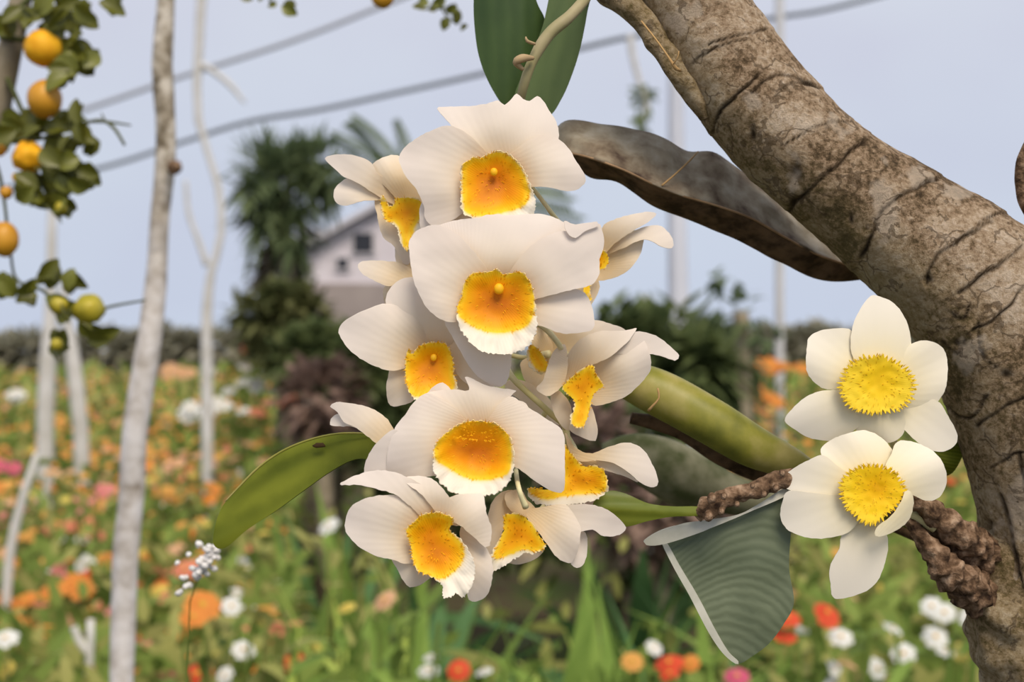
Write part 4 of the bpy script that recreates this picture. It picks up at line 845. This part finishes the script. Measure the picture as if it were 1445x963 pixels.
gpole('pole', 'thin grey pole crossing the wire behind the thick branch', 'pole', [(1100, -150, 13), (1100, 50, 13), (1100, 480, 13), (1100, 560, 13)], 9.0, mottled('pole_grey', [(0.3, (0.52, 0.52, 0.53)), (0.7, (0.60, 0.60, 0.61))], 3), bumpk=0)
gpole('pole', 'wide pale grey post right of the orchid spike, against the sky', 'pole', [(955, -80, 18), (953, 60, 20), (955, 300, 26), (958, 470, 30), (958, 540, 30)], 9.5, mottled('post_pale', [(0.3, (0.58, 0.60, 0.68)), (0.7, (0.64, 0.66, 0.74))], 3), bumpk=0)
gpole('post', 'short white post just right of the side-turned orchid blossom', 'post', [(913, 418, 17), (911, 450, 18), (909, 520, 19)], 7.0, mottled('post_white', [(0.3, (0.62, 0.62, 0.62)), (0.7, (0.72, 0.72, 0.70))], 3), bumpk=0)
M['wire'] = mat('wire_grey', (0.13, 0.145, 0.17), 0.6, 0.3)
M['wire2'] = mat('wire_pale', (0.30, 0.31, 0.35), 0.6, 0.3)
def wire(label, pts, d, mt):
    o = tube('wire', [(x, y, d, r) for x, y, r in pts], mt, None, seg=8, step=20); tag(o, label, 'wire', None)
wire('upper pale wire crossing the sky at the left', [(-450, 330, 3.4), (-100, 222, 3.4), (115, 156, 3.4), (250, 110, 3.4), (400, 62, 3.4), (520, 16, 3.4), (700, -60, 3.4), (1100, -240, 3.4)], 9.0, M['wire2'])
wire('lower dark wire sagging behind the leaves across the whole sky', [(-400, 340, 3.0), (-100, 285, 3.0), (130, 240, 3.2), (250, 203, 3.2), (350, 172, 3.4), (450, 155, 3.4), (560, 131, 3.4), (680, 104, 3.6), (820, 68, 3.8), (900, 50, 3.6), (1000, 38, 3.4), (1100, 24, 3.4), (1220, 0, 3.4), (1600, -110, 3.4)], 9.05, M['wire'])
hang = empty('hanging_twig', P(890, 52, 9.0), 'withered twig with a green tuft dangling from the wire above the brown leaf', 'twig')
tube('twig', [(889, 50, 9, 5), (893, 80, 9, 4.5), (902, 115, 9, 4), (912, 150, 9, 4), (905, 185, 9, 3)], M['pale_stem'], hang, seg=8)
V, F = [], []
def add_leaf(V, F, c, d, up, L, wd, fold=.2, arch=.2, n=3):
    d = Vector(d).normalized(); sd_ = d.cross(Vector(up)); 
    if sd_.length < 1e-4: sd_ = Vector((1, 0, 0))
    sd_.normalize(); u = sd_.cross(d)
    b = len(V); prof = [0.25, 1.0, 0.75, 0.0] if n == 3 else [0.5, 0]
    for i in range(n + 1):
        s = i / n; c2 = Vector(c) + d * (s * L) - Vector((0, 0, 1)) * (arch * s * s * L)
        k = prof[i] * wd / 2
        V += [c2 - sd_ * k + u * fold * k, c2 + sd_ * k + u * fold * k]
    for i in range(n): F.append([b + 2 * i, b + 2 * i + 1, b + 2 * i + 3, b + 2 * i + 2])
def rdir(up=0.0, r=R):
    return Vector((r.gauss(0, 1), r.gauss(0, 1), r.gauss(0, 1) + up)).normalized()
for i in range(40):
    add_leaf(V, F, P(906 + R.uniform(-8, 8), R.uniform(115, 190), 9), rdir(-.5), (0, 1, .2), .10, .03)
mk('foliage', V, F, M['fol_m'], hang)

# ------------------------------------------------------------------ distance: hedges, trees, shed
def leafcloud(n, cx, cy, d, rx, ry, rz, L, wd, upb=0.0, hollow=.3):
    V, F = [], []; c = P(cx, cy, d); k = d / FPX
    for i in range(n):
        u = rdir(); q = R.uniform(hollow, 1) ** .6
        p = c + Vector((u.x * rx * k * q, u.y * rz * k * q, u.z * ry * k * q))
        if p.z < .02: p.z = R.uniform(.02, .3)
        add_leaf(V, F, p, (u + rdir(upb) * .8), (0, 0, 1), L * R.uniform(.6, 1.3), wd * R.uniform(.7, 1.3))
    return V, F
def bush(name, label, cat, cx, cy, d, rx, ry, mt, n=900, L=.12, wd=.05, group=None, trunkm=None, upb=0.0, extra=None):
    base = P(cx, cy, d); base.z = 0
    t = empty(name, base, label, cat, group)
    V, F = leafcloud(n, cx, cy, d, rx, ry, rx * .7, L, wd, upb)
    for (ex, ey, erx, ery, en) in (extra or []):
        V2, F2 = leafcloud(en, ex, ey, d + R.uniform(-.2, .2), erx, ery, erx, L, wd, upb); o = len(V); V += V2; F += [[a + o for a in f] for f in F2]
    mk('foliage', V, F, mt, t)
    C = [Vector((base.x, base.y, -.01)), Vector((base.x + .02, base.y, P(cx, cy, d).z * .5)), P(cx, cy, d)]
    tube3('stem', C, [.02 * d / 6 + .015] * 3, trunkm or M['branch'], t, 8)
    return t
hv = 0
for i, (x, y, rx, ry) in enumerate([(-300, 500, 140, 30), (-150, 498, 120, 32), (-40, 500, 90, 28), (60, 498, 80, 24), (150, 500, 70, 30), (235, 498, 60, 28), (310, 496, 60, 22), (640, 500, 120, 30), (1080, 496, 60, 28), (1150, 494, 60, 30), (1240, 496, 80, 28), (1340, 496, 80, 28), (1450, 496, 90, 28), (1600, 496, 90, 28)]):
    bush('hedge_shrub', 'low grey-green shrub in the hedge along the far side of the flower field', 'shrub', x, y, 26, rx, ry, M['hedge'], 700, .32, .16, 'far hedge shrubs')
# dark-green conifer-like tree and its neighbours behind the spike
bush('evergreen_tree', 'dark evergreen tree left of the orchid spike, in front of the pale shed', 'tree', 402, 268, 8, 42, 48, M['fol_m'], 420, .22, .032, trunkm=M['branch'], upb=.4, extra=[(372, 240, 22, 22, 110), (425, 235, 26, 22, 120), (368, 305, 16, 26, 90), (405, 330, 26, 18, 90), (445, 222, 24, 10, 50), (462, 250, 16, 20, 60), (350, 270, 10, 16, 30)])
bush('shrub', 'olive green shrub at the foot of the evergreen tree', 'shrub', 405, 458, 7.4, 56, 50, plain_leaf('olive_shrub', (0.10, 0.12, 0.045), (0.20, 0.20, 0.08)), 900, .13, .05, extra=[(345, 440, 18, 14, 60)])
bush('shrub', 'brownish dry shrub at the trunk of the evergreen tree', 'shrub', 396, 392, 8.2, 34, 44, plain_leaf('dry_shrub', (0.22, 0.18, 0.13), (0.33, 0.28, 0.21)), 500, .13, .05)
bush('shrub', 'dark shrub left of the middle orchid blossom, below the shed', 'shrub', 470, 505, 6.6, 85, 34, M['fol_d'], 700, .13, .06, extra=[(520, 560, 60, 60, 700), (560, 620, 60, 60, 500)])
bush('shrub', 'reddish brown low shrub behind the left orchid petals', 'shrub', 452, 560, 6.0, 56, 44, M['fol_b'], 260, .12, .05)
bush('shrub', 'dark green bush right of the orchid spike, above the green cane', 'shrub', 900, 500, 5.6, 58, 50, M['fol_d'], 420, .15, .05, extra=[(985, 530, 50, 56, 380), (870, 455, 26, 20, 60), (960, 455, 40, 20, 60)])
bush('shrub', 'mid-green bush just left of the thin grey pole', 'shrub', 1000, 520, 6.6, 62, 54, M['fol_m'], 700, .14, .05)
bush('shrub', 'brown-leaved shrub behind the lowest blossoms', 'shrub', 930, 720, 4.0, 110, 60, M['fol_b'], 260, .09, .05, extra=[(830, 620, 60, 50, 120)])
bush('shrub', 'dark shrub behind the right-hand orchid blossoms', 'shrub', 860, 650, 4.6, 110, 80, M['fol_d'], 600, .11, .05, extra=[(700, 700, 120, 80, 500), (960, 780, 80, 50, 250)])
bush('tall_weed', 'tall thin leafy weed against the sky, right of the pale post', 'plant', 1045, 440, 6.4, 30, 30, M['fol_m'], 26, .09, .05, extra=[(1008, 392, 12, 8, 8), (1080, 470, 18, 14, 14)])
# fan fronds rising behind the upper left blossom
pf = empty('palm', Vector((P(570, 300, 7.5).x, 7.5, 0)), 'palm with feathery fronds sticking out behind the upper orchid blossoms', 'palm')
tube3('trunk', [Vector((P(600, 300, 7.5).x, 7.5, -.01)), P(596, 420, 7.5), P(590, 300, 7.5)], [.07, .06, .05], M['branch'], pf, 10)
for tx, ty in [(470, 190), (500, 170), (530, 215), (560, 170), (800, 285), (815, 310), (790, 260), (470, 250), (700, 160), (640, 190)]:
    V, F = [], []; a0 = P(590, 300, 7.5); a1 = P(tx, ty, 7.5 + R.uniform(-.3, .3)); mid = (a0 + a1) / 2 + Vector((0, 0, .12))
    for i in range(34):
        s = i / 33; p = a0 * (1 - s) ** 2 + mid * 2 * s * (1 - s) + a1 * s * s; t_ = (mid - a0) * (1 - s) + (a1 - mid) * s
        for sg in (-1, 1):
            sd2 = Vector((t_.z, .3 * sg, -t_.x)).normalized() * sg
            add_leaf(V, F, p, t_.normalized() * .8 + sd2, (0, 1, 0), .17 * (1 - .5 * s), .014, 0, .3)
    mk('frond', V, F, M['fol_m'], pf)
# shed
shd = 22.0
def box(name, x0, x1, y0, y1, z0, z1, mt, parent=None, label=None):
    V = [(x, y, z) for x in (x0, x1) for y in (y0, y1) for z in (z0, z1)]
    F = [[0, 1, 3, 2], [4, 6, 7, 5], [0, 4, 5, 1], [2, 3, 7, 6], [0, 2, 6, 4], [1, 5, 7, 3]]
    return mk(name, V, F, mt, parent, smooth=False, label=label)
sh = empty('shed', Vector((P(490, 400, shd).x, shd, 0)), 'pale lilac-grey gabled shed with small dark windows, far behind the left orchid blossoms', 'building')
xa, xb = P(425, 0, shd).x, P(720, 0, shd).x; zt = P(0, 355, shd).z; zr = P(0, 275, shd).z; xm = P(575, 0, shd).x
wallm = mottled('shed_wall', [(0.3, (0.58, 0.53, 0.57)), (0.7, (0.70, 0.66, 0.70))], 1.5)
V = [(xa, shd, 0), (xb, shd, 0), (xb, shd, zt), (xm, shd, zr), (xa, shd, zt), (xa, shd + 4, 0), (xb, shd + 4, 0), (xb, shd + 4, zt), (xm, shd + 4, zr), (xa, shd + 4, zt)]
mk('wall', V, [[0, 1, 2, 3, 4], [5, 9, 8, 7, 6], [0, 4, 9, 5], [1, 6, 7, 2], [2, 7, 8, 3], [3, 8, 9, 4]], wallm, sh, smooth=False)
rm = mottled('shed_roof', [(0.3, (0.52, 0.50, 0.54)), (0.7, (0.60, 0.58, 0.63))], 2)
for (p, q) in (((xa - .2, zt - .12), (xm, zr + .04)), ((xm, zr + .04), (xb + .2, zt - .12))):
    V = [(p[0], shd - .25, p[1]), (q[0], shd - .25, q[1]), (q[0], shd + 4.2, q[1]), (p[0], shd + 4.2, p[1])]; V += [(a, b, c + .09) for a, b, c in V]
    mk('roof', V, [[0, 1, 2, 3], [4, 7, 6, 5], [0, 4, 5, 1], [1, 5, 6, 2], [2, 6, 7, 3], [3, 7, 4, 0]], rm, sh, smooth=False)
box('plinth', xa - .03, xb + .03, shd - .06, shd, 0, P(0, 400, shd).z, mottled('shed_plinth', [(0.3, (0.26, 0.22, 0.21)), (0.7, (0.36, 0.31, 0.29))], 1.5), sh, 'darker grey-brown lower wall')
gl = mat('dark_pane', (0.02, 0.02, 0.025), 0.2, 0.5); fr = mat('window_frame', (0.55, 0.52, 0.55), 0.6)
for (x, y) in ((437, 341), (513, 343), (484, 372), (600, 340)):
    c = P(x, y, shd); s = .15 if y != 372 else .08
    f_ = box('window', c.x - s - .04, c.x + s + .04, shd - .05, shd - .005, c.z - s - .04, c.z + s + .04, fr, sh)
    box('pane', c.x - s, c.x + s, shd - .062, shd - .05, c.z - s, c.z + s, gl, f_)

# ------------------------------------------------------------------ the flower field
def bloom_mesh(colour, n=8, layers=2):
    V, F, I = [], [], []
    for l in range(layers):
        rr = 1 - .38 * l; z = .12 + .18 * l; off = l * .4
        for i in range(n):
            a = 2 * PI * i / n + off; b = len(V); wd = .42 * rr
            for s, k, h in ((.1, .35, 0), (.65, 1, .16), (1.0, .55, .02)):
                for sg in (-1, 1):
                    V.append(Vector((math.cos(a) * s * rr - math.sin(a) * sg * wd * k * .9, math.sin(a) * s * rr + math.cos(a) * sg * wd * k * .9, z + h * rr + .03 * sg)))
            F += [[b, b + 1, b + 3, b + 2], [b + 2, b + 3, b + 5, b + 4]]; I += [0, 0]
    b = len(V)
    for i in range(6): V.append(Vector((math.cos(i * PI / 3) * .2, math.sin(i * PI / 3) * .2, .36)))
    V.append(Vector((0, 0, .46)))
    for i in range(6): F.append([b + i, b + (i + 1) % 6, b + 6]); I.append(1)
    return local_mesh('bloom', V, F, None, True, [M['f_' + colour], M['f_eye']], I)
BL = {k: bloom_mesh(k, 8 if k != 'white' else 7) for k in FC}
def foliage_mesh(mt, seed, n=46, h=.5, r=.14):
    rr = random.Random(seed); V, F = [], []
    for i in range(n):
        a = rr.uniform(0, 2 * PI); z = h * rr.uniform(.12, .97); q = r * rr.uniform(.1, 1) * (0.5 + z / h * .6)
        p = Vector((math.cos(a) * q * .6, math.sin(a) * q * .6, z))
        add_leaf(V, F, p, (math.cos(a), math.sin(a), rr.uniform(-.2, .9)), (0, 0, 1), rr.uniform(.06, .11), rr.uniform(.02, .035), .3, .3)
    for i in range(5):
        a = rr.uniform(0, 2 * PI); b = len(V); e_ = Vector((math.cos(a) * r * .6, math.sin(a) * r * .6, h))
        for z, c in ((0, Vector((0, 0, 0))), (1, e_)):
            for j in range(3): V.append(c + Vector((math.cos(j * 2.1) * .004, math.sin(j * 2.1) * .004, 0)))
        for j in range(3): F.append([b + j, b + (j + 1) % 3, b + 3 + (j + 1) % 3, b + 3 + j])
    return local_mesh('foliage', V, F, mt)
FO = [foliage_mesh(M['fol'], 1), foliage_mesh(M['fol'], 2), foliage_mesh(M['fol2'], 3), foliage_mesh(M['strap'], 4)]
names = {'orange': 'orange-flowered', 'amber': 'amber-flowered', 'salmon': 'salmon-flowered', 'red': 'red-flowered', 'pink': 'pink-flowered', 'white': 'white-flowered', 'yellow': 'yellow-flowered', 'magenta': 'magenta-flowered', 'peach': 'peach-flowered'}
def plant(px, py, d, colour, nb, label=None, fo=None, size=None, spread=.09, group='auto'):
    top = P(px, py, d); h = max(.12, top.z)
    base = Vector((top.x, top.y, 0))
    t = bpy.data.objects.new('bedding_plant', None); col.objects.link(t); t.location = base; t.empty_display_size = .05; W[t.name] = base
    side = 'left of the orchids' if px < 420 else ('below the orchids' if px < 1000 else 'behind the right-hand flowers')
    tag(t, label or (names[colour] + ' bedding plant in the flower field ' + side), 'plant', None if label else names[colour] + ' bedding plants ' + side)
    f = bpy.data.objects.new('foliage', fo or R.choice(FO)); col.objects.link(f); f.parent = t; f.scale = (1, 1, h / .52); f.rotation_euler.z = R.uniform(0, 6)
    for i in range(nb):
        o = bpy.data.objects.new('bloom', BL[colour]); col.objects.link(o); o.parent = t
        r_ = spread * (0 if i == 0 else R.uniform(.4, 1)); a = R.uniform(0, 2 * PI)
        o.location = (math.cos(a) * r_, math.sin(a) * r_ * .8, h - (0 if i == 0 else R.uniform(-.02, .05)))
        s = (size or .022) * R.uniform(.8, 1.2); o.scale = (s, s, s)
        o.rotation_euler = (R.uniform(.2, 1.1), R.uniform(-.4, .4), R.uniform(-.5, .5))
    return t
# blooms that can be pointed out one by one
named = [(20, 662, 4.2, 'magenta', 2, 'plant with a bright pink flower at the left edge of the field', .028), (148, 612 + 80, 4.0, 'pink', 1, 'plant with one pale pink flower between the left edge and the near white trunk', .034),
         (262, 800 + 5, 3.0, 'salmon', 2, 'plant with coral flowers just left of the small white sprig', .028), (285, 858, 2.9, 'orange', 2, 'plant with a large orange flower under the small white sprig', .030),
         (326, 857, 2.8, 'white', 1, 'plant with a single round white flower right of the large orange one', .018), (343, 920, 2.6, 'white', 2, 'plant with white flowers near the bottom, right of the near white trunk', .020),
         (280, 955, 2.5, 'red', 1, 'plant with a vermilion flower cut by the bottom edge', .028), (75, 838, 3.0, 'orange', 3, 'plant with big orange flowers left of the near white trunk', .030), (8, 905, 2.5, 'white', 2, 'plant with a big white flower at the bottom left corner', .028),
         (608, 930, 2.6, 'white', 3, 'plant with small white flowers below the lowest blossoms', .017), (648, 948, 2.5, 'red', 1, 'plant with a bright red flower at the bottom centre', .022), (892, 936, 2.6, 'amber', 1, 'plant with a small amber flower below the folded leaf', .018),
         (945, 940, 2.5, 'red', 2, 'plant with a round orange-red flower below the folded leaf', .022), (922, 916, 2.7, 'white', 1, 'plant with a pale seed head between the amber and the red flower', .017), (975, 938, 2.6, 'orange', 1, 'plant with an orange flower right of the red one below the folded leaf', .018),
         (1165, 868, 3.2, 'red', 4, 'plant with red flowers between the folded leaf and the lowest cream petal', .026), (1040, 958, 2.5, 'magenta', 1, 'plant with a magenta flower at the bottom edge under the folded leaf', .020), (1315, 858, 3.3, 'white', 4, 'plant with white flowers close to the left of the trunk foot', .022),
         (1275, 925, 2.7, 'white', 5, 'plant with a row of white flowers at the bottom right', .020), (1235, 945, 2.6, 'white', 3, 'plant with low white flowers at the bottom right corner', .017), (240, 660, 4.4, 'peach', 2, 'plant with a peach flower just right of the near white trunk', .030),
         (465, 745, 3.0, 'white', 1, 'plant with one blue-white flower left of the lowest orchid blossom', .026), (316, 575, 7, 'white', 6, 'plant with a cluster of white flowers at the foot of the crooked sapling', .045), (362, 545, 7.5, 'white', 4, 'plant with white flowers in front of the dark shrubs', .045),
         (345, 520, 8, 'white', 3, 'plant with scattered white flowers just below the orange clump', .04), (357, 494, 8, 'red', 6, 'clump with bright orange-red flowers at the far edge of the field', .06), (268, 528, 8, 'peach', 3, 'plant with cream flowers at the far edge beside the near trunk', .05), (20, 558, 8, 'white', 2, 'plant with a white flower at the far left edge', .05),
         (410, 571, 7, 'salmon', 3, 'clump with salmon flowers before the reddish shrub', .05), (300, 690, 4.5, 'orange', 3, 'plant with orange flowers left of the long olive leaf', .028), (232, 695, 4.6, 'amber', 3, 'plant with amber flowers beside the near white trunk', .03), (1060, 560, 8, 'orange', 6, 'plant with orange flowers right of the green cane', .05), (1110, 520, 8.6, 'orange', 7, 'plant with orange flowers left of the cream flowers', .06), (490, 860, 2.8, 'yellow', 1, None, .02), (545, 850, 2.9, 'peach', 1, 'plant with a pale peach flower under the lowest left orchid', .026)]
for px, py, d, c, nb, lab, sz in named:
    if py > 840 and d > 2.2: sz *= (2.15 / d) ** .7; d = 2.15
    plant(px, py, d, c, nb, lab, size=sz, spread=.05 if nb < 3 else (.10 if d < 5 else .22), fo=FO[3] if c == 'white' and d < 3 and px > 500 else None)
cnt = 0
bands = []
for i in range(330):
    left = R.random() < .70
    px = R.uniform(-160, 400) if left else R.uniform(1010, 1560)
    u = R.random(); py = 560 + (u ** 1.15) * 400
    hz = .5
    d = (CZ - hz) * FPX / (py - 481.5)
    d = max(2.1, d * R.uniform(.93, 1.07))
    if left and py < 660: c = R.choices(['orange', 'amber', 'yellow', 'salmon', 'peach', 'white'], [40, 34, 8, 8, 9, 1])[0]
    elif left: c = R.choices(['orange', 'amber', 'salmon', 'red', 'pink', 'peach', 'white', 'yellow'], [34, 15, 16, 6, 7, 7, 7, 8])[0]
    elif py < 640: c = R.choices(['orange', 'amber', 'peach', 'salmon'], [45, 20, 15, 15])[0]
    else: c = R.choices(['yellow', 'white', 'peach', 'orange', 'red'], [45, 14, 20, 8, 5])[0]
    if (px < 20 or px > 1400) and i % 3 == 0: pass
    nb = (3 if left else 1) if py > 640 else 4
    if not left and R.random() < .35: continue
    plant(px, py, d, c, nb, size=.021 if py > 640 else .03, spread=.11, fo=None if left else R.choice(FO[:3]))
# everything farther or too dense to count: stuff
def meadow():
    V, F = [], []; V2, F2 = [], []
    for i in range(26000):
        px = R.uniform(-420, 1900); u = R.random(); py = 486 + (u ** 1.0) * 560
        if 420 < px < 1130 and py > 560 and R.random() < .96: continue
        z = R.uniform(.12, .56) if py > 640 else R.uniform(.35, .58)
        d = (CZ - z) * FPX / (py - 481.5)
        if d > 34 or d < 2.15: continue
        p = P(px, py, d); L = (.09 if d < 6 else .16 * d / 9)
        tgt = (V, F) if R.random() < .55 else (V2, F2)
        add_leaf(*tgt, p, Vector((R.gauss(0, .6), R.gauss(0, .6), R.uniform(.2, 1.2))), (0, 1, 0), L * R.uniform(.6, 1.4), L * .28, .3, .25)
    tag(mk('meadow_foliage', V, F, M['fol']), 'green leaves filling the flower field', 'foliage', None, 'stuff')
    tag(mk('meadow_foliage', V2, F2, M['fol2']), 'yellowish green leaves filling the flower field', 'foliage', None, 'stuff')
    for cname, n in (('orange', 6000), ('amber', 7500), ('salmon', 2000), ('yellow', 2200), ('peach', 4200)):
        V, F = [], []
        for i in range(n):
            px = R.uniform(-420, 1850); py = 489 + R.random() * 300
            if R.random() > 1 / (1 + math.exp((py - 590) / 34)): continue
            if 380 < px < 1010 : continue
            if px > 1010 and R.random() < .35: continue
            z = R.uniform(.50, .62); d = (CZ - z) * FPX / (py - 481.5)
            if d > 34: continue
            c = P(px, py, d); r = .019 * R.uniform(.8, 1.4) * max(1, d / 13); b = len(V)
            V.append(c + Vector((0, -.3 * r, .5 * r)))
            ph = R.uniform(0, 1)
            for j in range(7): V.append(c + Vector((math.cos(j * .8976 + ph) * r, math.sin(j * .8976 + ph) * r * .8, math.sin(j * .8976 + ph) * r * .5 + R.uniform(-.2, .2) * r)))
            for j in range(7): F.append([b, b + 1 + j, b + 1 + (j + 1) % 7])
        tag(mk('distant_blooms', V, F, M['f_' + cname]), 'countless small ' + {'orange': 'orange', 'amber': 'amber', 'salmon': 'salmon pink', 'yellow': 'yellow', 'peach': 'peach'}[cname] + ' blooms in the far part of the flower field', 'flowers', None, 'stuff')
meadow()
# strap-leaved clumps
def strap_mesh(mt, L, wd, bend, seed):
    wd *= 1.12; V, F = [], []; n = 9; rr = random.Random(seed); tw = rr.uniform(-.4, .4)
    for i in range(n + 1):
        s = i / n; k = wd * (.45 + .75 * math.sin(PI * min(.98, s * .8 + .12))) * (1 - s ** 3) / 2 + .0005
        ang = bend * s; x = L * s * math.sin(ang * .6); z = L * s * math.cos(ang * .62)
        for t in (-1, 0, 1): V.append(Vector((x - abs(t) * .0 + .25 * k * (abs(t)), t * k * math.cos(tw * s), z + .3 * k * abs(t) * s + t * k * math.sin(tw * s))))
    for i in range(n):
        for j in range(2): a = i * 3 + j; F.append([a, a + 1, a + 4, a + 3])
    return local_mesh('leaf', V, F, mt)
SM = [[strap_mesh(M[m_], .62, .036 + .006 * (k % 3), b, k) for k, b in enumerate((.4, 1.1, 1.8, 2.5))] for m_ in ('strap', 'strap2', 'strap3')]
clumps = [(500, 800, 2.6, 1), (420, 860, 2.6, 0), (620, 800, 2.9, 0), (545, 830, 2.5, 0), (380, 930, 2.25, 1), (560, 790, 2.9, 0), (470, 830, 2.8, 0), (400, 810, 3.1, 0), (640, 850, 2.5, 1), (760, 790, 2.5, 0), (840, 800, 2.6, 0), (530, 880, 2.3, 1), (430, 900, 2.4, 1), (700, 880, 2.3, 0), (800, 880, 2.2, 0), (880, 840, 2.5, 1), (960, 860, 2.4, 0), (1010, 880, 2.3, 2), (600, 760, 3.3, 2),
          (390, 700, 3.8, 0), (450, 680, 3.9, 2), (520, 700, 3.7, 0), (900, 690, 3.9, 2), (1080, 880, 2.6, 0), (1150, 820, 3.0, 0), (1180, 740, 3.8, 1), (1060, 760, 3.4, 2), (340, 880, 2.7, 0), (920, 900, 2.15, 0), (580, 930, 2.15, 2), (480, 950, 2.1, 0), (740, 940, 2.1, 2), (860, 950, 2.05, 0), (1120, 930, 2.2, 0), (1280, 880, 2.8, 0), (1340, 900, 2.6, 2), (1220, 930, 2.4, 0), (1200, 900, 2.9, 1)]
for i, (x, y, d, m_) in enumerate(clumps):
    top = P(x, y, d); base = Vector((top.x, top.y, 0)); h = max(.3, top.z)
    where = 'left of and below the lowest orchid blossoms' if x < 600 else ('below the middle of the orchid spike' if x < 1000 else 'in the lower right of the field')
    look = ('mid-green', 'light yellow-green', 'dark bluish green')[m_]
    t = empty('strap_leaf_clump', base, look + ' clump of strap-shaped leaves ' + where, 'plant', look + ' clumps ' + where)
    for k in range(19):
        me = R.choice(SM[m_]); o = bpy.data.objects.new('leaf', me); col.objects.link(o); o.parent = t
        s = h / .6 * R.uniform(.8, 1.1); o.scale = (s, s * 1.1, s); o.rotation_euler = (R.uniform(-.15, .15), R.uniform(-.1, .3), R.uniform(0, 2 * PI)); o.location = (R.uniform(-.04, .04), R.uniform(-.04, .04), -.005)
# small white sprig below the olive leaf
sp = empty('white_flower_sprig', Vector((P(262, 840, .62).x, .64, 0)), 'sprig of tiny white florets at the tip of the long olive leaf', 'flower')
tube3('stem', [Vector((P(262, 840, .62).x, .64, -.005)), Vector((P(250, 840, .62).x, .63, .5)), P(262, 1000, .64), P(268, 850, .632), P(286, 800, .62), P(298, 775, .62)], [.0014, .0009, .0004, .0003, .0003, .0003], M['fol'], sp, 6)
fl = None
for i in range(70):
    if i < 60:
        s = R.random(); x = 300 - 20 * s + R.gauss(0, 7); y = 776 + 34 * s + R.gauss(0, 7)
        if x > 312 or y < 764: continue
    else: x, y = [(281, 770), (266, 783), (250, 795), (262, 816), (254, 836), (262, 828), (258, 816), (268, 826), (252, 838), (281, 768)][i - 60]
    q = P(x, y, .62 + R.uniform(-.006, .006)); r = R.uniform(3.8, 5.4) * .62 / FPX
    if fl is None:
        fl = blob('floret', q, r, mat('floret_white', (0.86, 0.84, 0.82), .6, .2, .2), sp, 8, 6, (1, 1, .9), .5, 700); r0 = r
    else:
        c = fl.copy(); col.objects.link(c); c.location = q - W[sp.name]; k = r / r0; c.scale = (k, k, k); c.rotation_euler.z = R.uniform(0, 6)
